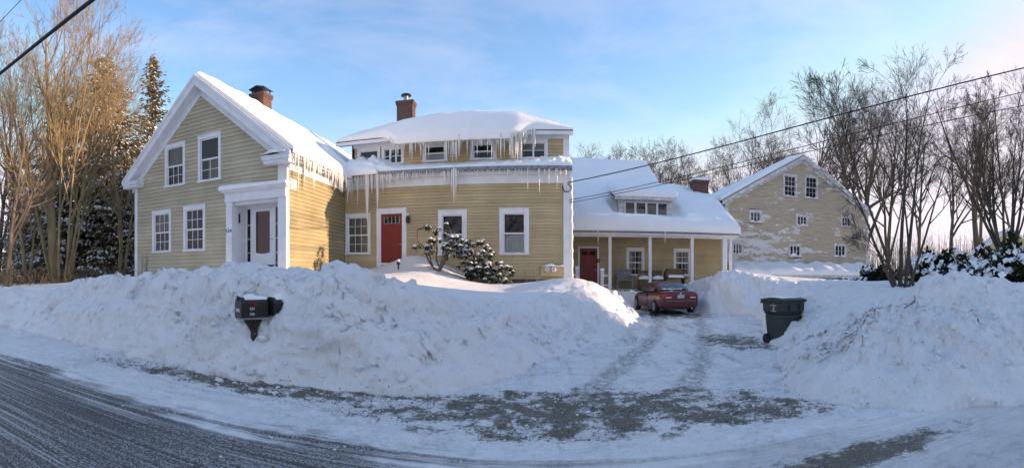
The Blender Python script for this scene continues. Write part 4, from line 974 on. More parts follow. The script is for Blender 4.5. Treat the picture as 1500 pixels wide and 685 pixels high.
# snow on wing: lower slope wraps the dormer
def wsb(u, v):
    x = EX1 + .08 + u * (WXR + .22 - EX1 - .08); y = PY_ - .48 + v * (29.35 - PY_ + .48); return x, y, 4.0 + WSL * (y - PY_ + .4) + .01
def wsT(u, v):
    x = EX1 + .08 + u * (WXR + .14 - EX1); y = PY_ - .48 + v * (29.35 - PY_ + .48)
    t = .50 + .10 * np.sin(u * 5 + 1) + .12 * (1 - v)
    pit = sst(dx0 - .7, dx0 - .1, x) * sst(dx1 + .7, dx1 + .1, x) * sst(dyf - 1.0, dyf - .25, y) * sst(dyf + 1.4, dyf + .4, y)
    return t * (1 - .72 * pit) * (1 - .6 * sst(.72, .95, u) * sst(.55, .95, v))
w1 = snow_sheet('roof_snow', M['snow'], wsb, wsT, 150, 80, .45, (0, 1, 1, 0), 9.1, 6, .42, 51, .05)
tag(w1, 'deep smooth snow on the low porch wing roof around its dormer', 'snow', kind='stuff')
w2 = snow_sheet('roof_snow', M['snow'], lambda u, v: (EX1 + .04 + u * (6.98 - EX1), 27.6 + v * 5.6, 4.1 + WSL * (27.6 + v * 5.6 - PY_ + .4) + .01), lambda u, v: .42 + .05*np.sin(u*6), 60, 50, .3, (0, 1, 0, 1), 6, 6.5, .6, 52, .04)
tag(w2, 'sunlit snow on the higher roof behind the porch wing', 'snow', kind='stuff')
w3 = snow_sheet('dormer_snow', M['snow'], lambda u, v: (dx0 - .26 + u * (dx1 - dx0 + .5), dyf - .34 + v * 4.2, 5.89 + (v * 4.2 - .04) * .297), lambda u, v: .40 + .04*np.sin(u*7), 70, 40, .35, (1, 1, 1, 0), 3.5, 4.2, .45, 53, .04)
tag(w3, 'flat snow cap on the small four-pane dormer of the porch wing', 'snow', kind='stuff')
for px, L in ((876, .75), (974, .75), (900, .2), (935, .25), (1040, .2)): icicle(wg, WX(px, PY_ - .4), PY_ - .42, 3.98, L, .05 if L > .5 else .02)
# porch rail remnants at the step
def rail(parts_, nm, label):
    r = empty(nm, parts_[0][0], 0, label, 'railing')
    return r
ra = empty('porch_railing', (WX(883, 24.7), 24.7, PB), 0, 'short white railing with newel post right of the porch red door', 'railing')
x = WX(882.5, 24.6); MB().box(x - .10, x + .06, 24.5, 24.64, PB, 2.0).build('newel', M['trim'], ra); MB().box(x - .12, x + .08, 24.48, 24.66, 2.0, 2.12).build('newel_cap', M['snow'], ra)
MB().box(x + .06, WX(893.3, 24.5) - .08, 24.52, 24.6, 1.72, 1.80).build('rail', M['trim'], ra); MB().box(x + .06, WX(893.3, 24.5) - .08, 24.52, 24.6, 1.22, 1.30).build('rail', M['trim'], ra)
rb = empty('porch_newel', (WX(845, 24.6), 24.6, PB), 0, 'snow-capped white newel post left of the porch red door', 'railing')
x = WX(845, 24.6); MB().box(x - .07, x + .09, 24.5, 24.64, PB, 2.08).build('newel', M['trim'], rb); MB().box(x - .09, x + .11, 24.48, 24.66, 2.08, 2.22).build('newel_cap', M['snow'], rb)
MB().box(x - .25, x - .07, 24.52, 24.6, 1.75, 1.83).build('rail', M['trim'], rb)
# porch furniture
def chair(px, Y, w, label, mat, arms=True, h=.95):
    x = WX(px, Y); o = empty('porch_chair', (x, Y, PB), 0, label, 'chair')
    for sx in (-1, 1):
        for sy in (0, 1): MB().box(sx * w/2 - .03, sx * w/2 + .03, sy * .5 - .03, sy * .5 + .03, 0, .62 if (arms and not sy) else .42).build('leg', mat, o, world=False)
        if arms: MB().box(sx * w/2 - .06, sx * w/2 + .05, -.08, .5, .62, .66).build('armrest', mat, o, world=False)
    MB().box(-w/2 + .031, w/2 - .031, -.05, .5, .40, .46).build('seat', mat, o, world=False)
    n = 6
    for i in range(n):
        xa = -w/2 + .01 + (w - .02) * i / n; m = MB(); m.prism([(.46, .46), (.50, .46), (.66, h), (.62, h)], 'x', xa + .004, xa + w / n - .004); m.build('back_slat', mat, o, world=False)
    m = MB(); m.box(-w/2, w/2, .60, .69, h - .01, h + .05); m.build('top_rail', mat, o, world=False)
    return o
chair(915.5, 25.1, .78, 'weathered grey slatted armchair on the porch beside the thin post', M['wood_grey'])
def bench(px0, px1, Y, label, mat):
    x0, x1 = WX(px0, Y), WX(px1, Y); o = empty('porch_bench', ((x0 + x1)/2, Y, PB), 0, label, 'bench'); w = x1 - x0
    MB().box(-w/2, w/2, -.05, .42, .42, .47).build('seat', mat, o, world=False)
    MB().box(-w/2, w/2, .38, .43, .78, .92).build('back_rail', mat, o, world=False)
    for i in range(9): q = -w/2 + w * (i + .5) / 9; MB().box(q - .02, q + .02, .39, .42, .47, .78).build('spindle', mat, o, world=False)
    for sx in (-1, 1):
        for sy in (0, .38): MB().box(sx * (w/2 - .05) - .03, sx * (w/2 - .05) + .03, sy - .02, sy + .04, 0, .42).build('leg', mat, o, world=False)
    s = MB(); s.prism([(-w/2, .47), (w/2, .47), (w/2 - .05, .60), (0, .66), (-w/2 + .05, .60)], 'y', -.04, .37); s.build('seat_snow', M['snow'], o, world=False)
    return o
bench(936, 953, 25.0, 'brown spindle bench on the porch left of the middle post', M['wood_brown'])
bench(956, 972, 25.0, 'brown spindle bench on the porch right of the middle post', M['wood_brown'])
x = WX(989, 25.0); t = empty('porch_grill', (x, 25.0, PB), 0, 'dark covered cooking grill with snow shelf on the porch', 'grill')
m = MB(); m.prism([(-.5, .55), (.5, .55), (.5, .80), (.38, 1.02), (-.38, 1.02), (-.5, .80)], 'y', 0, .5); m.build('hood', M['wood_brown'], t, world=False, bevel=.03)
m = MB(); m.box(-.62, .62, -.22, .6, .48, .55); m.build('shelf', M['black_metal'], t, world=False)
m = MB(); m.prism([(-.42, .551), (.42, .551), (.38, .68), (-.36, .70)], 'y', -.24, -.005); m.build('shelf_snow', M['snow'], t, world=False)
for sx in (-.5, .5): m = MB(); m.box(sx - .03, sx + .03, 0, .5, 0, .48); m.build('leg', M['black_metal'], t, world=False)

# the wing stands a little farther back and is a little larger than its first survey: rescale its own dimensions
KW = 1.09
def rescale(o):
    if o.type == 'EMPTY': 
        if o is not wing: o.location = (o.location.x * KW, o.location.y * KW, EYE + (o.location.z - EYE) * KW); o.scale = (KW,) * 3
        return
    if o.data.name.startswith('icicle'): o.location = (o.location.x * KW, o.location.y * KW, EYE + (o.location.z - EYE) * KW); return
    for v_ in o.data.vertices: v_.co = (v_.co.x * KW, v_.co.y * KW, EYE + (v_.co.z - EYE) * KW)
for o in [q for q in list(bpy.data.objects) if q.name not in WING_BEFORE]:
    if o.parent and o.parent.type == 'EMPTY' and o.parent is not wing and o.parent['category'] in ('chair', 'bench', 'grill'): continue
    rescale(o)
for o in (ra, rb):
    for c in o.children: c.matrix_parent_inverse = Matrix.Scale(1 / KW, 4) @ Matrix.Translation(-Vector(o.location))

# ------------------------------------------------------------------ weathered barn at the right
BX0, BX1, BY, BB = 11.57, 23.2, 30.0, 1.0
BXM = (BX0 + BX1) / 2
barn = empty('barn', (BXM, 36, BB), 0, 'weathered tan barn with peeling white paint and small windows', 'barn')
BSL = (10.02 - 6.62) / (BXM - BX0)
MB().prism([(BX0 + .1, BB), (BX0 + .1, 6.5), (BXM, 9.9), (BX1 - .1, 6.5), (BX1 - .1, BB)], 'y', BY + .12, 46).build('wall', M['sheath'], barn)
def bw(x0, x1, y0, y1): xm = (x0 + x1) / 2; return (WX(x0, BY), WX(x1, BY), WZ(xm, y1, BY), WZ(xm, y0, BY))
BW = [bw(1147, 1167.4, 255, 288.5), bw(1178.5, 1198, 257, 291), bw(1097, 1116, 307.6, 326.5), bw(1166, 1183.5, 314, 331), bw(1231.5, 1247, 316, 332.5), bw(1071.5, 1088.6, 354.3, 373.5), bw(1155, 1174, 357, 376.5), bw(1221.5, 1239.6, 357, 376.5)]
m = MB(); p = .125; zz = BB
while zz < 10.0:
    half = (BXM - BX0) if zz < 6.55 else max(0, (10.0 - zz) / BSL)
    if half > .08:
        runs = [[BXM - half, BXM + half]]
        for (a, b, c, d) in BW:
            if d <= zz + .03 or c >= zz + p - .03: continue
            new = []
            for l0, l1 in runs:
                if b <= l0 or a >= l1: new.append([l0, l1]); continue
                if a > l0: new.append([l0, a])
                if b < l1: new.append([b, l1])
            runs = new
        for l0, l1 in runs:
            xq = l0
            while xq < l1 - .02:
                xe = min(l1, xq + rng.uniform(2.2, 4.2)); o0 = .03 + rng.uniform(-.008, .008); dz = rng.uniform(-.006, .006)
                m.add([(xq, BY - o0, zz + dz), (xe, BY - o0, zz + dz), (xe, BY - .004, zz + p), (xq, BY - .004, zz + p), (xq, BY + .03, zz + dz), (xe, BY + .03, zz + dz), (xe, BY + .03, zz + p), (xq, BY + .03, zz + p)],
                      [(0,1,2,3), (4,7,6,5), (0,4,5,1), (1,5,6,2), (3,7,4,0)]); xq = xe
    zz += p
m.build('clapboards', M['barn'], barn, kind='stuff', recalc=False)
for k, q in enumerate(BW): 
    if k < 2: window(barn, *q, BY, 3, 2, None, cw=.12, snow=.10, mat='trim_old')
    else: window(barn, *q, BY, 3, 2, None, cw=.13, snow=(.16, .14, .10, .12, .30, .12)[k - 2], mat='trim_old', sash=False)
MB().box(BX0 - .02, BX0 + .22, BY - .05, BY + .1, BB, 6.62).build('corner_board', M['trim_old'], barn)
MB().box(BX1 - .2, BX1 + .02, BY - .05, BY + .1, BB, 6.62).build('corner_board', M['trim_old'], barn)
MB().box(BX0 - .04, BX0 - .021, BY - .05, 46, BB, 6.6).build('side_wall', M['barn'], barn)
MB().box(BX1 + .021, BX1 + .04, BY - .05, 46, BB, 6.6).build('side_wall', M['barn'], barn)
def bch(o0, o1, h): return [(BXM - h, 10.22 - o0 - BSL*h), (BXM, 10.22 - o0), (BXM + h, 10.22 - o0 - BSL*h), (BXM + h, 10.22 - o1 - BSL*h), (BXM, 10.22 - o1), (BXM - h, 10.22 - o1 - BSL*h)]
MB().prism(bch(0, .16, BXM - BX0 + .32), 'y', BY - .32, 46.3).build('roof', M['shingle'], barn)
MB().prism(bch(.03, .30, BXM - BX0 + .30), 'y', BY - .36, BY - .321).build('rake_board', M['trim_old'], barn)
MB().prism(bch(.162, .30, BXM - BX0 + .28), 'y', BY - .319, BY - .05).build('soffit', M['trim_old'], barn)
MB().prism(bch(.302, .50, BXM - BX0 + .05), 'y', BY - .07, BY - .03).build('frieze_board', M['trim_old'], barn)
for sgn, lab in ((-1, 'snow on the left slope of the barn roof'), (1, 'snow on the right slope of the barn roof')):
    o = snow_sheet('roof_snow', M['snow'], lambda u, v, s=sgn: (BXM + s * (.02 + u * 6.15), BY - .26 + v * 16.4, 10.24 - BSL * (.02 + u * 6.15)), lambda u, v, s=sgn: (.26 if s < 0 else .12) + .05*np.sin(v*8 + u*3), 60, 60, .3, (0, 1, 1, 0), 6.2, 16.4, .45, 60 + sgn, .05)
    tag(o, lab, 'snow', kind='stuff')
# low lean-to roof along the barn foot
sx0, sx1 = WX(1074, 28.4), WX(1272, 28.4)
m = MB(); m.prism([(28.35, 1.72), (28.35, 1.80), (30.0, 2.36), (30.0, 2.28)], 'x', sx0, sx1 + .6); lt = m.build('lean_to_roof', M['shingle'], barn)
MB().box(sx0, sx1 + .6, 28.30, 28.349, 1.60, 1.80).build('fascia', M['trim_old'], lt)
for i in range(5): x = sx0 + .1 + i * (sx1 - sx0 - .2) / 4; MB().box(x - .07, x + .07, 28.42, 28.56, .8, 1.72).build('post', M['wood_grey'], lt)
o = snow_sheet('lean_to_snow', M['snow'], lambda u, v: (sx0 - .05 + u * (sx1 + .7 - sx0), 28.27 + v * 1.7, 1.81 + (v * 1.7 - .08) * .34), lambda u, v: .36 + .06*np.sin(u*21) + .05*np.sin(u*53) , 160, 24, .25, (1, 1, 1, 0), 12, 1.7, .5, 71, .06)
tag(o, 'lumpy snow on the lean-to roof along the barn foot', 'snow', kind='stuff')

# ------------------------------------------------------------------ parked car (local: x right, y forward, z up)
def build_car(loc, rz):
    car = empty('parked_car', loc, rz, 'dark red sedan parked in the driveway before the porch', 'car')
    paint = NG('dark_red_car_paint'); n_ = paint.noise(3.0, 4)
    paint.col(paint.mix(paint.ramp(n_, .4, .75), (0.105, 0.005, 0.009), (0.13, 0.012, 0.016))).set(Roughness=0.35); paint.b.inputs['Coat Weight'].default_value = 0.35
    dirt = NG('salt_dusted_paint'); dn = dirt.noise(4, 5)
    dirt.col(dirt.mix(dirt.ramp(dn, .35, .7), (0.075, 0.03, 0.03), (0.17, 0.12, 0.11))).set(Roughness=.5)
    red = NG('tail_lamp_red'); red.col((0.34, 0.01, 0.014)).set(Roughness=.12); red = red.m
    glass = NG('car_glass'); gn_ = glass.noise(5, 4)
    glass.col(glass.mix(glass.ramp(gn_, .4, .7), (0.035, 0.05, 0.05), (0.12, 0.15, 0.15))).set(Roughness=.12); glass = glass.m
    def loft(stations, name, mat, parent, sub=1, smooth=True):
        m = MB(); k = len(stations[0][1]) * 2 - 1 
        rings = []
        for y, half in stations:
            L_ = [(-x, y, z) for x, z in half] ; Rr = [(x, y, z) for x, z in reversed(half)]
            if abs(half[-1][0]) < 1e-6: Rr = Rr[1:]
            rings.append(L_ + Rr)
        k = len(rings[0]); v = [p for r in rings for p in r]
        f = [(i*k+j, i*k+(j+1) % k, (i+1)*k+(j+1) % k, (i+1)*k+j) for i in range(len(rings)-1) for j in range(k)]
        f += [tuple(range(k)), tuple((len(rings)-1)*k + j for j in range(k-1, -1, -1))]
        m.add(v, f); o = m.build(name, mat, parent, smooth=smooth, world=False)
        if sub: s = o.modifiers.new('sub', 'SUBSURF'); s.levels = sub; s.render_levels = sub
        return o
    def sec(w, zb, zm, zt, cr=.05): return [(w*.80, zb), (w*.965, zb+.06), (w*1.0, zb+.22), (w*1.0, zm), (w*.975, zt-.10), (w*.90, zt-.015), (w*.55, zt+cr*.6), (0, zt+cr)]
    st = [(-2.36, sec(.80, .34, .62, .88, .01)), (-2.33, sec(.855, .28, .64, .97, .01)), (-2.22, sec(.89, .24, .66, 1.01, .015)), (-1.95, sec(.905, .22, .68, 1.03, .02)),
          (-1.55, sec(.91, .20, .68, 1.03, .02)), (-.6, sec(.91, .20, .66, .97, .02)), (.5, sec(.91, .20, .64, .95, .02)), (1.05, sec(.91, .20, .62, .95, .03)),
          (1.6, sec(.90, .22, .60, .90, .03)), (2.1, sec(.86, .24, .56, .80, .03)), (2.32, sec(.76, .28, .5, .70, .02)), (2.38, sec(.66, .34, .48, .62, .01))]
    body = loft(st, 'body', paint.m, car, 2)
    cab = [(-1.72, [(.70, .96), (.69, .99), (.66, 1.03), (0, 1.045)]), (-1.52, [(.775, .95), (.755, 1.03), (.70, 1.10), (0, 1.125)]), (-.85, [(.81, .95), (.75, 1.20), (.64, 1.415), (0, 1.46)]),
           (-.4, [(.82, .95), (.75, 1.22), (.645, 1.455), (0, 1.505)]), (.15, [(.82, .94), (.75, 1.21), (.64, 1.445), (0, 1.495)]), (.45, [(.82, .94), (.74, 1.18), (.62, 1.37), (0, 1.41)]),
           (1.0, [(.80, .93), (.78, 1.0), (.72, 1.06), (0, 1.09)]), (1.22, [(.76, .92), (.74, .94), (.70, .96), (0, .97)])]
    cabin = loft(cab, 'cabin', paint.m, car, 2)
    # rear window, slightly proud of the cabin, curved across
    def panel(rows, name, mat, parent):
        m = MB(); k = len(rows[0]); m.add([p for r in rows for p in r], [(i*k+j, i*k+j+1, (i+1)*k+j+1, (i+1)*k+j) for i in range(len(rows)-1) for j in range(k-1)])
        return m.build(name, mat, parent, smooth=True, world=False, recalc=False)
    rows = []
    for t in np.linspace(0, 1, 6):
        y = -1.60 + t * .58; zc = 1.085 + t * .272; hw = .665 - .09 * t
        rows.append([(hw * u, y - .03 - .075 * (1 - u*u) * .5 , zc + .012 + .028 * (1 - u*u)) for u in np.linspace(-1, 1, 9)])
    rw = panel(rows, 'rear_window', glass, car)
    m = MB()
    for i in range(14):
        u = -0.85 + 1.3 * i / 13; zz = .020 + .022 * rng.random(); m.lathe([(0, 0), (.06, 0), (.045, zz), (0, zz * 1.4)], (.66 * u, -1.63 - .03 * (1 - u*u), 1.09), 7)
    m.build('window_snow', M['snow'], rw, smooth=True, world=False)
    for sx in (-1, 1):
        m = MB(); pts = [(-1.22, 1.0), (-.86, 1.335), (-.36, 1.385), (-.36, .985)]
        for P in (pts, [(-.28, .985), (-.28, 1.388), (.18, 1.375), (.50, 1.27), (.86, .99)]):
            v = []
            for (y, z) in P: w = .835 - (z - .95) * .46; v.append((sx * (w + .012), y, z))
            m.add(v, [tuple(range(len(v)))])
        m.build('side_window', glass, car, world=False, recalc=False)
        m = MB(); m.box(sx * .905 - .012, sx * .905 + .012, -.33, -.30, .35, .95); m.build('door_seam', M['black_metal'], car, world=False)
        m = MB(); m.box(sx * .912 - .006, sx * .912 + .012, -1.0, -.84, .80, .83); m.build('door_handle', paint.m, car, world=False)
        m = MB(); m.box(sx * .85 if sx > 0 else -1.07, 1.07 if sx > 0 else -.85, .70, .84, .96, 1.09); m.build('mirror', M['black_metal'], car, world=False, bevel=.03)
        m = MB(); m.box(sx * .91 - .012, sx * .91 + .012, -1.0, 1.05, .24, .42); m.build('sill', dirt.m, car, world=False)
        # tail lamp wrapped round the corner, with a pale reversing lens
        m = MB(); v = []
        for (u, y) in ((.40, -2.385), (.60, -2.378), (.76, -2.35), (.86, -2.26), (.915, -2.12)): v += [(sx * u, y, .72 + .03 * (u > .85)), (sx * u, y - .012, .80), (sx * u, y, .895 - .04 * (u < .5))]
        m.add(v, [(i*3+j, (i+1)*3+j, (i+1)*3+j+1, i*3+j+1) for i in range(4) for j in range(2)]); tl = m.build('tail_lamp', red, car, smooth=True, world=False)
        m = MB(); m.box(min(sx*.44, sx*.70), max(sx*.44, sx*.70), -2.405, -2.385, .735, .772); m.build('reversing_lens', M['pale_ink'], tl, world=False)
        m = MB(); m.box(min(sx*.5, sx*.68), max(sx*.5, sx*.68), -2.36, -2.30, .305, .335); m.build('reflector', red, car, world=False)
        for (y, nm) in ((-1.42, 'rear'), (1.42, 'front')):
            a_ = MB(); a_.lathe([(0, 0), (.365, 0), (.365, .01), (0, .01)], (sx * .905, y, .37), 28, 'x'); a_.build('wheel_arch', M['rubber'], car, world=False)
            w_ = MB(); prof = [(0, -.10), (.20, -.10), (.30, -.095), (.325, -.06), (.325, .06), (.30, .095), (.20, .10), (0, .10)]
            w_.lathe(prof, (sx * .845, y, .325), 28, 'x'); wh = w_.build('wheel', M['rubber'], car, smooth=False, world=False)
            r2 = MB(); o = sx * .95; r2.lathe([(0, 0), (.205, 0), (.205, .006 * sx), (0, .006 * sx)], (o, y, .325), 24, 'x')
            for i in range(7):
                an = 2*pi*i/7; r2.tube([(o + .008*sx, y, .325), (o + .006*sx, y + .19*cos(an), .325 + .19*sin(an))], [.035, .022], 6)
            r2.build('rim', M['salt'], wh, world=False)
    m = MB(); m.box(-.16, .16, -2.405, -2.385, .72, .87); pl = m.build('licence_plate', M['label_grey'], car, world=False)
    m = MB(); m.box(-.70, .70, -2.40, -2.37, .60, .615); m.build('bumper_line', M['grey_metal'], car, world=False)
    m = MB(); m.box(-.74, .74, -2.345, -2.20, .235, .34); m.build('rear_valance', M['rubber'], car, world=False)
    m = MB(); m.box(-.045, .045, -2.40, -2.38, .905, .955); m.build('emblem', M['pale_ink'], car, world=False)
    m = MB(); m.tube([(.52, -2.42, .27), (.52, -2.2, .27)], .04, 10); m.build('exhaust', M['grey_metal'], car, world=False)
    m = MB(); m.lathe([(0, 0), (.10, 0), (.07, .025), (0, .035)], (-.36, -2.16, 1.03), 9); m.build('boot_snow', M['snow'], car, smooth=True, world=False)
    return car
build_car((5.72, 23.2, 0.03), R(5.5))

# ------------------------------------------------------------------ wheeled bin half buried in the right-hand bank
bx, by = 5.80, 10.95
bn = empty('wheeled_bin', (bx, by, 0.02), R(16), 'dark green wheeled rubbish bin standing in the driveway snowbank', 'bin')
def frust(m, z0, z1, w0, d0, w1, d1, y0=0, y1=0):
    v = [(-w0, -d0+y0, z0), (w0, -d0+y0, z0), (w0, d0+y0, z0), (-w0, d0+y0, z0), (-w1, -d1+y1, z1), (w1, -d1+y1, z1), (w1, d1+y1, z1), (-w1, d1+y1, z1)]
    m.add(v, [(0,3,2,1), (4,5,6,7), (0,1,5,4), (1,2,6,5), (2,3,7,6), (3,0,4,7)])
m = MB(); frust(m, .04, .74, .275, .30, .32, .36); frust(m, .74, .80, .315, .355, .355, .395); frust(m, .80, 1.07, .355, .395, .365, .405); m.build('body', M['bin'], bn, world=False, bevel=.035)
m = MB(); m.box(-.395, .395, -.43, .43, 1.045, 1.085); m.build('rim', M['bin'], bn, world=False, bevel=.012)
m = MB(); m.prism([(-.45, 1.087), (.44, 1.087), (.44, 1.12), (.1, 1.165), (-.2, 1.16), (-.45, 1.115)], 'x', -.40, .40); ld = m.build('lid', M['bin'], bn, world=False, bevel=.012)
m = MB(); m.tube([(-.33, .50, 1.03), (.33, .50, 1.03)], .022, 8); m.tube([(-.30, .40, 1.0), (-.30, .50, 1.03)], .02, 6); m.tube([(.30, .40, 1.0), (.30, .50, 1.03)], .02, 6); m.build('handle', M['bin'], bn, world=False)
for sx in (-1, 1): m = MB(); m.lathe([(0, -.03), (.125, -.03), (.125, .03), (0, .03)], (sx * .30, .30, .125), 18, 'x'); m.build('wheel', M['rubber'], bn, world=False)
for sx in (-.18, .18): m = MB(); m.box(sx - .03, sx + .03, -.44, -.405, .86, 1.0); m.build('rib', M['bin'], bn, world=False)
sn = snow_sheet('lid_snow', M['snow'], lambda u, v: (-.34 + u * .66, -.30 + v * .66, 1.166 - .04 * np.abs(v - .4)), lambda u, v: .03 + .025*np.sin(u*5+v*3), 18, 18, .15, (1, 1, 1, 1), .66, .66, .2, 81, .02)
sn.parent = ld
m = MB(); m.add([(-.366, -.14, .96), (-.369, -.02, 1.0), (-.369, .10, .97), (-.367, .09, .955), (-.368, -.02, .982), (-.366, -.12, .945)], [(0,1,2,3,4,5)]); m.box(-.366, -.358, -.04, .0, .86, .95); m.box(-.366, -.358, -.10, .06, .82, .84); m.build('stamped_logo', M['label_grey'], bn, world=False)

# ------------------------------------------------------------------ roadside mailboxes in the snowbank
mxp, myp = -4.74, 6.66
mb_ = empty('mailbox', (mxp, myp, 1.02), R(-31), 'black roadside mailbox with number labels poking from the snowbank', 'mailbox'); mb_.scale = (.82,) * 3
def arch(w, h, n=10): return [(-w, 0), (w, 0), (w, h - w)] + [(w * cos(pi * i / n), h - w + w * sin(pi * i / n)) for i in range(1, n)] + [(-w, h - w)]
m = MB(); m.prism(arch(.155, .41), 'y', .0, .56); m.build('body', M['glazed_black'], mb_, world=False)
m = MB(); m.prism(arch(.168, .425), 'y', -.045, -.002); m.box(-.02, .02, -.07, -.046, .35, .44); m.build('door', M['glazed_black'], mb_, world=False)
m = MB(); m.box(.157, .170, .10, .30, .29, .335); m.box(.157, .166, .24, .30, .21, .292); fl = m.build('flag', simple('red_flag', (.16, .012, .014), .5), mb_, world=False); fl['label'] = 'red metal signal flag folded down'
m = MB(); m.box(.156, .160, .12, .27, .02, .235); lb = m.build('number_label', M['ink'], mb_, world=False)
for body, zz in (('524', .18), ('526', .075)):
    tx = text(body, .07, (.162, .195, zz), (R(90), 0, R(90)), M['pale_ink'], None); tx.parent = lb
m = MB(); m.box(-.10, .08, -.050, -.046, .115, .185); m.build('nameplate', M['label_grey'], mb_, world=False)
m = MB(); m.box(-.17, .17, -.03, .60, -.035, -.002); m.build('shelf', M['wood_grey'], mb_, world=False)
m = MB(); m.box(-.055, .055, .26, .37, -1.05, -.036); m.prism([(.08, -.036), (.259, -.036), (.259, -.30)], 'x', -.05, .05); m.prism([(.371, -.036), (.50, -.036), (.371, -.22)], 'x', -.05, .05); m.build('post', simple('mossy_wood', (.04, .033, .022), .85, .4, 7, .4, 20), mb_, world=False)
m2 = empty('mailbox', (mxp + .36, myp + .40, 1.05), R(-26), 'second black mailbox mostly buried in the snowbank behind the first', 'mailbox')
m = MB(); m.prism(arch(.12, .30), 'y', .0, .45); m.build('body', M['glazed_black'], m2, world=False)
m = MB(); m.prism(arch(.13, .312), 'y', -.03, -.001); m.build('door', M['glazed_black'], m2, world=False)
for (o_, xx, yy, zt, L, w) in ((mb_, 0, .06, .41, .5, .15), (m2, 0, .04, .30, .42, .12)):
    s = snow_sheet('mailbox_snow', M['snow'], lambda u, v, w=w, L=L, zt=zt, yy=yy: (-w * .75 + u * w * 1.5, yy + v * L, zt - w * (1 - np.sqrt(np.clip(1 - ((u - .5) * 1.5)**2, 0, 1))) + .002), lambda u, v: .035 + .03 * np.sin(v * 6), 16, 22, .10, (1, 1, 1, 1), w * 1.5, L, .2, 83, .03)
    s.parent = o_

# ------------------------------------------------------------------ bare trees
def tubes(branches, sides=5):
    """branches: list of (points Nx3, radii N) -> one vertex/face array set, vectorised over branches of equal length"""
    groups = {}
    for P, rd in branches: groups.setdefault((len(P), sides if rd[0] > .03 else 3), []).append((P, rd))
    V, Fq = [], []; off = 0
    for (n, k), lst in groups.items():
        P = np.array([q[0] for q in lst], float); rd = np.array([q[1] for q in lst], float); B = len(lst)
        T = np.gradient(P, axis=1); T /= np.linalg.norm(T, axis=2)[..., None] + 1e-9
        ref = np.where((np.abs(T[:, :1] @ np.array([.31, .47, .83])) < .9)[..., None], np.array([.31, .47, .83]), np.array([1., 0, 0]))
        Aa = np.cross(T, np.broadcast_to(ref, T.shape)); Aa /= np.linalg.norm(Aa, axis=2)[..., None] + 1e-9; Bb = np.cross(T, Aa)
        an = np.arange(k) * 2 * np.pi / k
        ringv = P[:, :, None] + rd[:, :, None, None] * (Aa[:, :, None] * np.cos(an)[:, None] + Bb[:, :, None] * np.sin(an)[:, None])
        V.append(ringv.reshape(-1, 3))
        b_, i_, j_ = np.meshgrid(np.arange(B), np.arange(n - 1), np.arange(k), indexing='ij')
        base = off + b_ * n * k + i_ * k; a = base + j_; b = base + (j_ + 1) % k
        Fq.append(np.stack([a, b, b + k, a + k], -1).reshape(-1, 4)); off += B * n * k
    return np.concatenate(V), np.concatenate(Fq)
def branch(r, p, d, L, rad, n, wander, up):
    d = np.array(d, float); d /= sqrt(d @ d)
    D = d + np.cumsum(r.normal(0, wander, (n, 3)), 0); D[:, 2] += up * np.arange(1, n + 1)
    D /= np.sqrt((D * D).sum(1))[:, None]
    return np.concatenate([[p], p + np.cumsum(D * (L / n), 0)])
def bare_tree(seed, stems, depth, twig_r, spread, kids=(5, 5, 4, 3), ratio=.55, up=.05, wander=.09, ang=(.45, .9), start=.3, gap=1.0, first=None):
    """stems: list of (base xyz, direction, length, radius). returns thick and thin branch lists"""
    r = np.random.default_rng(seed); thick, thin = [], []
    def rec(p, d, L, rad, lvl):
        n = 9 if lvl == 0 else (6 if lvl < 2 else 4)
        p = np.array(p, float)
        P = branch(r, p, d, L, rad, n, wander * (1 if lvl else .55), up * (1 if lvl else .6))
        q = np.linspace(0, 1, n + 1); rd = np.maximum(rad * (1 - q * .86), twig_r * .7)
        (thick if rad > .022 and lvl < 2 else thin).append((P, rd))
        if lvl >= depth: return
        nk = kids[min(lvl, len(kids) - 1)]; nk = max(1, int(round(nk * r.uniform(.8, 1.2))))
        for k in range(nk):
            t = start + (1 - start) * (k + r.uniform(.1, .9)) / nk if lvl == 0 else r.uniform(.2, .98)
            x = t * n; i = min(int(x), n - 1); f = x - i; pp = P[i] * (1 - f) + P[i + 1] * f
            T = P[i + 1] - P[i]; T /= np.linalg.norm(T)
            s = r.normal(0, 1, 3); s -= T * (s @ T); s /= np.linalg.norm(s) + 1e-9
            a = r.uniform(*ang) * spread
            dd = T * cos(a) + s * sin(a)
            ll = L * (ratio if lvl < 1 else max(ratio, .64)) * r.uniform(.65, 1.15) * (1.15 - .55 * t)
            rr = max(twig_r, min(rad * (1 - t * .86) * .72, rad * .6))
            rec(pp, dd, ll, rr, lvl + 1)
        # the leader carries on past its end as a twig
    for b_, d_, L_, r0 in stems: rec(b_, d_, L_, r0, 0)
    return thick, thin
def make_bare(name, label, cat, loc, thick, thin, mat, group=None, mat2=None):
    t = empty(name, loc, 0, label, cat, group)
    V, Fq = tubes(thick, 7); np_mesh('trunk', V, Fq, mat, t, smooth=True, world=False)
    if thin: V, Fq = tubes(thin, 5); np_mesh('crown', V, Fq, mat2 or mat, t, smooth=True, world=False)
    return t
def put_copy(src, loc, rz, sc, label):
    c = copy_tree(src); c.location = loc; c.rotation_euler = (0, 0, rz); c.scale = (sc, sc, sc); c['label'] = label; return c
r9 = np.random.default_rng(99)
def gz_(x, y): return hz(x, y) - .15
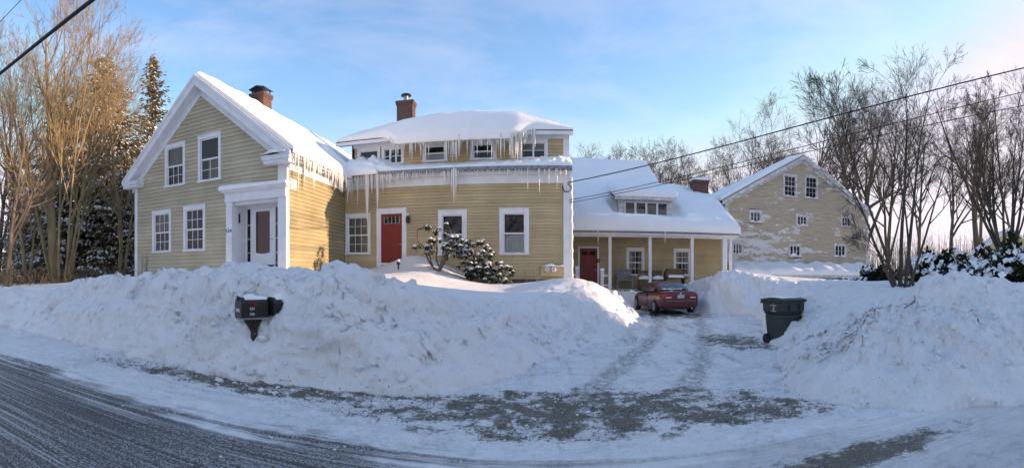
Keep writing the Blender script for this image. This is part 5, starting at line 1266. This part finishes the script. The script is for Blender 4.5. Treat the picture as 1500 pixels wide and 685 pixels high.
# big golden many-stemmed maple at far left
def polar(px, rr): a = A(px); return rr * sin(a), rr * cos(a)
bx, by = polar(88, 24.5); st = []
for k in range(9):
    an = r9.uniform(0, 6.28); le = r9.uniform(.10, .42)
    if k == 0: le = .03
    st.append(((.45*cos(an), .45*sin(an), 0), (sin(le)*cos(an), sin(le)*sin(an), cos(le)), r9.uniform(11, 15), r9.uniform(.06, .10) if k else .28))
th, tn = bare_tree(5, st, 4, .0065, .95, (11, 6, 5, 3), .36, .06, .07, (.35, .75), .22)
make_bare('maple_tree', 'tall many-stemmed bare maple with golden bark at far left', 'tree', (bx, by, gz_(bx, by)), th, tn, M['bark_gold'])
# leaning thin trees by the left frame edge
for px, rr, lean, H, lab in ((8, 23, .16, 9, 'thin leaning bare tree at the left edge of the photo'), (38, 27, -.10, 12, 'slim bare tree just left of the golden maple'), (175, 27, .10, 9, 'slim bare sapling between maple and gable house')):
    x, y = polar(px, rr); th, tn = bare_tree(int(px) + 3, [((0, 0, 0), (lean, 0, 1), H, .14), ((.2, .1, 0), (-lean*.8, .1, 1), H*.8, .09)], 3, .010, .9, (9, 5, 4), .42, .05, .09, (.4, .9), .15)
    make_bare('bare_tree', lab, 'tree', (x, y, gz_(x, y)), th, tn, M['bark_gold' if px != 8 else 'bark_mid'])
# multi-stemmed tree behind the right snow pile
bx, by = polar(1326, 14.2)
dirs = [((-.52, .05, .9), 5.0, .05), ((-.24, .12, .97), 5.9, .055), ((.02, -.05, 1), 6.0, .07), ((.16, .1, .97), 6.2, .065), ((.42, .0, .9), 5.2, .05), ((-.70, -.1, .70), 2.8, .035), ((.06, .3, .9), 5.2, .05)]
th, tn = bare_tree(17, [((.12*i - .36, .06*(i % 3), 0), d, L, q) for i, (d, L, q) in enumerate(dirs)], 4, .0045, 1.0, (7, 5, 5, 3), .42, .035, .08, (.4, .85), .42)
make_bare('bare_tree', 'dark multi-stemmed bare tree rising behind the right snow pile', 'tree', (bx, by, gz_(bx, by)), th, tn, M['bark_dark'])
# big vase-shaped tree at far right
bx, by = polar(1474, 29); st = []
for k in range(10):
    an = r9.uniform(0, 6.28); le = r9.uniform(.08, .42)
    st.append(((.3*cos(an), .3*sin(an), 1.5), (sin(le)*cos(an), sin(le)*sin(an), cos(le)), r9.uniform(7.6, 10), r9.uniform(.08, .13)))
th, tn = bare_tree(31, [((0, 0, -.2), (0, 0, 1), 2.6, .55)] + st, 4, .0075, .9, (6, 5, 5, 3), .40, .06, .07, (.35, .75), .2)
make_bare('bare_tree', 'large vase-shaped bare tree at the right edge of the photo', 'tree', (bx, by, gz_(bx, by)), th, tn, M['bark_dark'])
# background trees: four shapes reused
shapes = []
for sd, kind in ((41, 'oval'), (43, 'oval'), (47, 'wide'), (53, 'fork')):
    if kind == 'oval': stems = [((0, 0, 0), (.03, 0, 1), 15, .26)]; kw = dict(kids=(11, 6, 5, 3), ratio=.50, up=.05, ang=(.45, .9), start=.28)
    elif kind == 'wide': stems = [((0, 0, 0), (0, 0, 1), 12, .32), ((0, .2, 2), (.35, 0, 1), 10, .16), ((0, .1, 2), (-.4, .1, 1), 10, .16)]; kw = dict(kids=(8, 6, 5, 3), ratio=.52, up=.03, ang=(.5, 1.0), start=.3)
    else: stems = [((0, 0, 0), (.10, 0, 1), 15, .24), ((0, .1, .5), (-.2, .1, 1), 14, .20), ((0, .1, 1.5), (.3, .1, 1), 11, .14)]; kw = dict(kids=(8, 6, 5, 3), ratio=.46, up=.04, ang=(.45, .9), start=.35)
    shapes.append(bare_tree(sd, stems, 4, .012, .85, wander=.09, **kw))
SRC = []
G = 'bare trees on the rise behind the houses'
spots = [(852, 62, 1, 222, 'small bare tree peeping over the wing roof beside the middle house'), (880, 64, 3, 212, 'bare tree above the left end of the wing roof'), (912, 60, 2, 205, 'low spreading bare tree above the lit upper roof'), (946, 54, 2, 200, 'spreading dark bare tree above the step in the wing roof'),
         (972, 60, 0, 206, 'slim bare tree just right of the spreading tree above the wing'), (998, 66, 1, 204, 'bare tree above the small wing dormer'), (1022, 58, 3, 205, 'forked bare tree directly above the brick chimney'), (1050, 64, 1, 196, 'bare tree between chimney and taller pointed tree'),
         (1084, 50, 0, 160, 'tall pointed bare tree standing above the left barn roof'), (1112, 60, 2, 190, 'bare tree just right of the tall pointed tree'), (1140, 58, 1, 170, 'bare tree behind the middle of the left barn roof slope'), (1182, 54, 3, 112, 'tall forked bare tree behind the barn gable peak'),
         (1224, 47, 0, 98, 'tall bare tree behind the right slope of the barn roof'), (1262, 52, 2, 112, 'broad bare tree just right of the barn'), (1300, 56, 3, 118, 'forked bare tree in the gap right of the barn'), (1345, 60, 1, 125, 'bare tree behind the dark multi-stemmed tree'),
         (1392, 64, 0, 130, 'slim bare tree above the snowy evergreen shrubs'), (1432, 68, 2, 128, 'broad bare tree left of the large vase-shaped tree'), (1496, 64, 3, 112, 'bare tree at the extreme right frame edge'),
         (-4, 38, 3, 60, 'bare forked tree at the extreme left frame edge'), (128, 46, 0, 90, 'bare tree behind the golden maple, right side')]
HTS = [max(float(P[:, 2].max()) for P, _ in a + b) for a, b in shapes]
for i, (px, rr, k, ytop, lab) in enumerate(spots):
    x, y = polar(px, rr); sc = (EYE + (PY0 - ytop) * rr / F - 1.2) / HTS[k]
    while len(SRC) <= k: SRC.append(None)
    if SRC[k] is None:
        t = make_bare('bare_tree', lab, 'tree', (x, y, 1.2), *shapes[k], M['bark_mid'], G); t.scale = (sc,) * 3; t.rotation_euler = (0, 0, i * 1.7); SRC[k] = t
    else: put_copy(SRC[k], (x, y, 1.2), i * 1.7, sc, lab)

for i, (x, y, k, sc) in enumerate(((-14, -27, 0, .95), (-7, -31, 2, 1.0), (1.5, -28, 3, .9), (9, -33, 1, 1.05), (-23, -30, 3, 1.0), (17, -29, 2, .9))):
    put_copy(SRC[k], (x, y, -.2), i * 2.1, sc, 'bare tree across the road, mirrored in the house windows')['group'] = 'bare trees across the road'

# ------------------------------------------------------------------ conifers: whorled boughs with needle sprays and snow
def conifer(seed, H, base_w, taper=.9, z0=1.0, droop=.25, step=.42, per=7, spray=.30, snow=.35, gold=False, irregular=.15):
    r = np.random.default_rng(seed); wood = [(np.array([[0, 0, 0], [0, 0, H * .5], [0, 0, H]], float), np.array([H * .016, H * .010, .01]))]
    N, S = [], []                                         # needle cards, snow cards: centre, dir, side, size
    z = z0
    while z < H - .15:
        f = (z - z0) / (H - z0); L0 = base_w * (1 - f)**taper + .12
        for k in range(per):
            an = r.uniform(0, 6.28); L = L0 * (1 + r.normal(0, irregular)); L = max(.15, L)
            dz = -droop + .45 * f + r.normal(0, .08)
            n = max(3, int(L / .30)); t = np.linspace(0.05, 1, n)
            x = L * t; zz = z + r.uniform(-.2, .2) + dz * L * t + .10 * L * t**3
            P = np.stack([x * cos(an), x * sin(an), zz], -1)
            if L > .6: wood.append((P[[0, n//2, -1]], np.array([.028, .018, .006]) * (.5 + L / 4)))
            d = np.array([cos(an), sin(an), dz * .6]); sd = np.array([-sin(an), cos(an), 0])
            for j in range(n):
                wdt = (1 - .55 * t[j]) * L * .34 + .10
                m = max(2, int(wdt / .12))
                for q in range(m):
                    o = r.uniform(-1, 1); c = P[j] + sd * o * wdt + d * r.uniform(-.12, .12) + np.array([0, 0, -abs(o) * wdt * .28 + r.normal(0, .04)])
                    dd = d * .75 + sd * o * .8 + np.array([0, 0, -.30 + r.normal(0, .2)]); dd /= np.linalg.norm(dd)
                    N.append((c, dd, r.normal(0, 1, 3), spray * r.uniform(.7, 1.3)))
                    if r.random() < snow * (0.5 + .5 * t[j]): S.append((c + np.array([0, 0, .05]), dd, sd, spray * r.uniform(.55, 1.05)))
        z += step * (1 - .45 * f)
    return wood, N, S
def cards(C, width, thick=False):
    c = np.array([q[0] for q in C]); d = np.array([q[1] for q in C]); s = np.array([q[2] for q in C]); L = np.array([q[3] for q in C])[:, None]
    s = s - d * (s * d).sum(1)[:, None]; s /= np.linalg.norm(s, axis=1)[:, None] + 1e-9; u = np.cross(d, s)
    if not thick:
        V = np.stack([c - d*L*.5, c + s*L*width + d*L*.05, c + d*L*.55 - np.array([0, 0, .05]) * L, c - s*L*width + d*L*.05], 1).reshape(-1, 3)
        return V, np.arange(len(V)).reshape(-1, 4)
    up = np.array([0, 0, 1.0])   # little pillows of snow: 5-vertex pyramids with a rounded rise
    V = np.stack([c - d*L*.5, c + s*L*width, c + d*L*.5 - up*L*.15, c - s*L*width, c + up * L * .26], 1).reshape(-1, 3); b = np.arange(len(c)) * 5
    Fc = np.concatenate([np.stack([b + i, b + (i + 1) % 4, b + 4], -1) for i in range(4)]); return V, Fc
def make_conifer(label, loc, mat, group=None, **kw):
    t = empty('conifer_tree', loc, 0, label, 'tree', group); wood, N, S = conifer(**kw)
    V, Fq = tubes(wood, 7); np_mesh('trunk', V, Fq, M['bark_mid'], t, smooth=True, world=False)
    V, Fq = cards(N, .17); np_mesh('crown', V, Fq, mat, t, world=False)
    if S: V, Fq = cards(S, .30, True); np_mesh('branch_snow', V, Fq, M['snow'], t, smooth=True, world=False)
    return t
x, y = polar(224, 36); sp1 = make_conifer('slender snow-dusted spruce with bare spire beside the gable roof', (x, y, 1.0), M['spruce'], None, seed=3, H=16.8, base_w=3.0, taper=.85, droop=.18, step=.40, per=8, spray=.34, snow=.16, irregular=.3)
x, y = polar(150, 33); sp2 = make_conifer('broad snow-laden evergreen behind the golden maple', (x, y, 1.0), M['pine'], None, seed=8, H=15.5, base_w=5.0, taper=.75, droop=.28, step=.42, per=9, spray=.36, snow=.42, irregular=.25)
x, y = polar(92, 36); sp3 = make_conifer('evergreen seen through the stems of the golden maple', (x, y, 1.0), M['pine'], None, seed=9, H=13.5, base_w=3.8, taper=.75, droop=.26, step=.45, per=8, spray=.38, snow=.30, irregular=.25)
x, y = polar(184, 30); put_copy(sp3, (x, y, .9), 2.0, .62, 'small snow-laden evergreen close to the left corner of the gable house')
x, y = polar(52, 33); put_copy(sp2, (x, y, .9), 4.0, .50, 'low snow-laden evergreen left of the golden maple trunk')
x, y = polar(20, 40); put_copy(sp1, (x, y, .9), 1.0, .6, 'small spruce at the far left behind the thicket')
# evergreen belt just beyond the right edge of the picture, shading road and banks
k = 0
for (x, y, sc) in ((33, 6.5, .95), (35, 10.3, 1.05), (33.5, 13.6, .92), (36, 15.8, 1.0), (38.5, 18.6, .9), (41, 8.2, 1.1), (42, 12.4, 1.1), (43, 16.0, 1.0), (40, 3.0, 1.0),  (47, -.5, 1.1), (54, -3.5, 1.2)):
    k += 1; put_copy(sp2, (x, y, 1.0), k * 1.3, sc, 'tall evergreen in the roadside belt beyond the right edge'); 
for o in bpy.data.objects:
    if o.type == 'EMPTY' and o.get('label', '').startswith('tall evergreen in the roadside'): o['group'] = 'evergreens in the roadside belt'

# ------------------------------------------------------------------ shrubs
def rhodo(label, px, Y, H, Wd, seed, heads, low=False):
    x = WX(px, Y); z = hz(x, Y) - .05; t = empty('rhododendron_shrub', (x, Y, z), 0, label, 'shrub'); r = np.random.default_rng(seed)
    wood, leaves, P, S = [], [], [], []
    mains = []
    for k in range(6 if not low else 9):                    # crooked main limbs
        an = 6.28 * k / 6 + r.normal(0, .3); rad = Wd * r.uniform(.45, .75); L_ = []
        end = np.array([rad * cos(an), rad * sin(an) * .6, H * r.uniform(.5, .8) * (.5 if low else 1)])
        for q in np.linspace(0, 1, 6): L_.append(end * np.array([q**.8, q**.8, q]) + r.normal(0, .05, 3) * (0 < q))
        L_ = np.array(L_); wood.append((L_, np.linspace(.042, .016, 6))); mains.append(L_)
    for h in range(heads):
        an = r.uniform(0, 6.28); rad = Wd * sqrt(r.random()); zz = H * (r.uniform(.12, 1) if low else r.uniform(.45, 1)) * (1 - .45 * (rad / Wd)**2)
        tip = np.array([rad * cos(an), rad * sin(an) * .6, zz]); pts0 = np.concatenate([q[2:] for q in mains]); pts0 = pts0[pts0[:, 2] < tip[2] + .05] if (pts0[:, 2] < tip[2] + .05).any() else pts0
        src = pts0[np.argmin(np.linalg.norm(pts0 - tip, axis=1))]; mid = (src + tip) / 2 + r.normal(0, .04, 3)
        if np.linalg.norm(src - tip) > .5: tip = src + (tip - src) * .5 / np.linalg.norm(src - tip); mid = (src + tip) / 2
        wood.append((np.array([src, mid, tip]), np.array([.016, .012, .008])))
        for q in range(r.integers(14, 22)):
            a2 = r.uniform(0, 6.28); el = r.uniform(-1.1, .1); d = np.array([cos(a2) * cos(el), sin(a2) * cos(el), sin(el)])
            leaves.append((tip + d * .085 + r.normal(0, .03, 3), d, np.array([-sin(a2), cos(a2), 0.]), .17 * r.uniform(.7, 1.2)))
        if r.random() < .8:
            for q in range(r.integers(3, 7)):
                a2 = r.uniform(0, 6.28); P.append((tip + np.array([.05*cos(a2), .05*sin(a2), .03 + .03 * r.random()]), np.array([cos(a2), sin(a2), -.25]) / 1.03, np.array([-sin(a2), cos(a2), 0]), r.uniform(.10, .20)))
        if r.random() < .5: dd = (tip - mid) / np.linalg.norm(tip - mid); P.append((mid * .5 + tip * .5 + np.array([0, 0, .02]), dd, np.cross(dd, [0, 0, 1.]) + 1e-3, r.uniform(.15, .3)))
    V, Fq = tubes(wood, 6); np_mesh('stems', V, Fq, M['bark_mid'], t, smooth=True, world=False)
    V, Fq = cards(leaves, .20); np_mesh('foliage', V, Fq, M['rhodo'], t, world=False)['kind'] = 'stuff'
    V, Fq = cards(P, .36, True); np_mesh('shrub_snow', V, Fq, M['snow'], t, smooth=True, world=False)['kind'] = 'stuff'
    return t
rhodo('open rhododendron with crooked stems and snowy leaf clusters near the red door', 641, 18.6, 2.0, 1.15, 4, 44)
rhodo('taller rhododendron with snowy leaves below the middle front window', 694, 18.9, 2.0, .8, 5, 52)
rhodo('low dense snowy rhododendron spreading below the house wall', 716, 18.8, 1.0, 1.05, 6, 90, True)
# dry stems beside the meters
def dry(label, px, Y, H, n, seed, spread=.35):
    x = WX(px, Y); z = hz(x, Y) - .1; r = np.random.default_rng(seed); st = []
    for k in range(n): an = r.uniform(0, 6.28); le = r.uniform(.05, spread); st.append(((.25 * r.normal(), .15 * r.normal(), 0), (sin(le)*cos(an), sin(le)*sin(an), cos(le)), H * r.uniform(.6, 1.1), .012))
    th, tn = bare_tree(seed, st, 1, .005, 1.0, (5,), .4, .02, .12, (.4, .9), .3)
    t = empty('dry_shrub', (x, Y, z), 0, label, 'shrub'); V, Fq = tubes(th + tn, 4); np_mesh('twigs', V, Fq, M['bark_mid'], t, world=False); return t
dry('small dry twiggy shrub left of the electric meters', 780, 19.3, .9, 7, 61)
dry('dry weed stems against the left corner of the gable house', 208, 14.4, 1.0, 8, 62, .2)
# snow-covered evergreen shrubs and brush at the right
def evergreen_mound(label, px, rr, H, Wd, seed, ns=3600, snow=170, mat='yew'):
    x, y = polar(px, rr); z = hz(x, y) - .1; t = empty('evergreen_shrub', (x, y, z), 0, label, 'shrub'); r = np.random.default_rng(seed)
    d = r.normal(0, 1, (ns, 3)); d[:, 2] = np.abs(d[:, 2]); d /= np.linalg.norm(d, axis=1)[:, None]; q = r.random(ns)**.45 * (.8 + .35 * np.sin(d[:, 0] * 7 + seed) * np.cos(d[:, 1] * 6))
    c = d * q[:, None] * np.array([Wd, Wd, H]); N = [(c[i], (d[i] + r.normal(0, .5, 3) + np.array([0, 0, -.2])), r.normal(0, 1, 3), r.uniform(.16, .34)) for i in range(ns)]
    N = [(a, b / np.linalg.norm(b), s, l) for a, b, s, l in N]
    V, Fq = cards(N, .22); np_mesh('foliage', V, Fq, M[mat], t, world=False)['kind'] = 'stuff'
    st = [(np.array([[0, 0, 0], c[i] * .5, c[i] * .9]), np.array([.03, .018, .008])) for i in range(0, 60)]
    V, Fq = tubes(st, 4); np_mesh('stems', V, Fq, M['bark_dark'], t, world=False)
    cl = r.normal(0, 1, (snow // 14 + 3, 3)); cl[:, 2] = np.abs(cl[:, 2]) * .8 + .3; cl /= np.linalg.norm(cl, axis=1)[:, None]
    S = []
    for q in cl:                                            # clumps of snow draped over the upper boughs
        c0 = q * np.array([Wd, Wd, H]) * r.uniform(.8, 1.0); od = np.array([q[0], q[1], -.35]); sp_ = r.uniform(.15, .42)
        for k in range(r.integers(18, 34)):
            p_ = c0 + r.normal(0, 1, 3) * np.array([sp_, sp_, sp_ * .3]); p_[2] -= .35 * np.hypot(*(p_ - c0)[:2])
            dd = od + r.normal(0, .35, 3); S.append((p_, dd / np.linalg.norm(dd), np.array([-q[1], q[0], 0]) + r.normal(0, .3, 3), r.uniform(.14, .34)))
    V, Fq = cards(S, .42, True); np_mesh('shrub_snow', V, Fq, M['snow'], t, smooth=True, world=False)['kind'] = 'stuff'
    return t
evergreen_mound('snow-laden evergreen shrub left of the large vase-shaped tree', 1412, 17.5, 1.05, 1.5, 71)
evergreen_mound('heavily snow-capped evergreen shrub below the vase-shaped tree', 1448, 18.5, 1.55, 1.4, 72, 3600, 260)
evergreen_mound('dark evergreen shrub at the right frame edge above the pile', 1494, 16.5, 1.75, 1.3, 73, 4200, 90)
evergreen_mound('small snowy evergreen shrub nearest the multi-stemmed tree', 1376, 21, 1.6, 1.4, 74, 3200, 120)
evergreen_mound('low snowy shrub in the gap between barn and multi-stemmed tree', 1285, 24, .9, 1.3, 75, 1500, 60)
# brown woodland floor and brush far behind, one mass
def far_brush(name, label, spans, seed):
    r = np.random.default_rng(seed); N, wood = [], []
    for (p0, p1, r0, r1, H, n) in spans:
        for k in range(n):
            x, y = polar(r.uniform(p0, p1), r.uniform(r0, r1)); h = H * r.uniform(.55, 1.1)
            wood.append((np.array([[x, y, 1.0], [x + r.normal(0, .2), y, 1 + h * .5], [x + r.normal(0, .5), y, 1 + h]]), np.array([.05, .03, .012])))
            for q in range(14):
                t = r.uniform(.1, 1); N.append((np.array([x + r.normal(0, .7), y + r.normal(0, .7), 1 + h * t]), np.array([r.normal(0, .5), r.normal(0, .5), 1.0]) / 1.25, r.normal(0, 1, 3), r.uniform(.4, 1.1)))
    V, Fq = tubes(wood, 3); V2, F2 = cards(N, .022); Fq = np.concatenate([Fq, F2 + len(V)]); V = np.concatenate([V, V2])
    return tag(np_mesh(name, V, Fq, M['brush']), label, 'brush', kind='stuff')
far_brush('far_woods', 'brown leafless woodland behind barn and right trees', [(1255, 1520, 70, 95, 7.5, 700), (840, 1270, 75, 95, 9, 420)], 5)
far_brush('roadside_thicket', 'twiggy brown thicket under the golden maple', [(-30, 190, 23, 30, 1.1, 110), (-30, 205, 45, 60, 5, 90)], 6)

# ------------------------------------------------------------------ neighbour's cream house glimpsed at the right
nx, ny = polar(1468, 62)
nh = empty('neighbour_house', (nx, ny, 1.2), R(-40), 'cream neighbour house with snowy roof glimpsed behind the right tree', 'house'); nh.scale = (.85,) * 3
MB().prism([(-4, 0), (4, 0), (4, 4.2), (0, 7.0), (-4, 4.2)], 'y', -5, 5).build('wall', M['cream'], nh, world=False)
MB().prism([(-4.5, 3.75), (0, 7.15), (4.5, 3.75), (4.5, 4.0), (0, 7.45), (-4.5, 4.0)], 'y', -5.4, 5.4).build('roof', M['snow'], nh, world=False)
for q in (-2.2, 0, 2.2):
    m = MB(); ring(m, q - .5, q + .5, 1.2, 2.8, .1, -5.06, -5.0); wv = m.build('window', M['trim'], nh, world=False); MB().box(q - .4, q + .4, -5.03, -5.0, 1.3, 2.7).build('pane', M['glass'], wv, world=False)

# ------------------------------------------------------------------ overhead lines and service drop
def wire(p0, p1, sag, r, n=40):
    p0, p1 = Vector(p0), Vector(p1); return [tuple(p0.lerp(p1, i / n) + Vector((0, 0, -sag * 4 * (i / n) * (1 - i / n)))) for i in range(n + 1)], r
def line(name, label, segs, mat=None):
    m = MB()
    for P, r in segs: m.tube(P, r, 6)
    return tag(m.build(name, mat or M['cable'], smooth=True), label, 'cable')
line('road_cable', 'thick black cable crossing the upper left sky along the road', [wire((-60, 6.6, 9.5), (-22, 6.2, 7.75), .12, .045), wire((-22, 6.2, 7.75), (16, 6.2, 9.6), 1.05, .045)])
line('road_wire', 'thin wire above the thick cable in the upper left corner', [wire((-60, 7.2, 11.0), (16, 7.0, 10.6), .9, .011)])
POLE = (16.2, 6.2)
line('service_cable', 'twisted black service cable rising from the house corner to the right', [wire((EX1 - .05, EY - .1, WZ(838, 268, EY)), (POLE[0], POLE[1], 9.95), .98, .020), ([(EX1 - .28, EY - .06, 5.42), (EX1 - .20, EY - .12, 5.2), (EX1 - .02, EY - .16, 5.18), (EX1 + .12, EY - .14, 5.35), (EX1 - .04, EY - .1, 5.52)], .022)])
line('phone_wire', 'upper thin wire running from the house corner to the right', [wire((EX1 + .02, EY - .06, WZ(838, 293, EY)), (POLE[0], POLE[1], 9.1), .9, .012)])
line('phone_wire', 'lower thin wire running from the house corner to the right', [wire((EX1 + .02, EY - .06, WZ(838, 297, EY)), (POLE[0] + .1, POLE[1], 8.5), .75, .012)])
pl = empty('utility_pole', (POLE[0], POLE[1], 0), 0, 'wooden utility pole carrying the cables beyond the right edge', 'pole')
MB().tube([(POLE[0], POLE[1], -.2), (POLE[0], POLE[1], 11)], [.16, .11], 12).build('shaft', M['wood_grey'], pl); MB().box(POLE[0] - .9, POLE[0] + .9, POLE[1] - .06, POLE[1] + .06, 10.3, 10.42).build('crossarm', M['wood_grey'], pl)
# small garden light stake poking from the snow by the red door
x = WX(583.5, 18.9); z = hz(x, 18.9)
gl = empty('garden_light', (x, 18.9, z), 0, 'small dark garden light poking from snow beside the red door', 'lamp')
MB().tube([(x, 18.9, z - .3), (x, 18.9, z + .18)], .03, 8).build('stake', M['black_metal'], gl); m = MB(); m.lathe([(0, z + .18), (.07, z + .18), (.07, z + .30), (0, z + .32)], (x, 18.9, 0), 12); m.build('head', M['black_metal'], gl)
m = MB(); m.lathe([(0, z + .31), (.075, z + .31), (.05, z + .39), (0, z + .41)], (x, 18.9, 0), 10); m.build('snow_cap', M['snow'], gl, smooth=True)
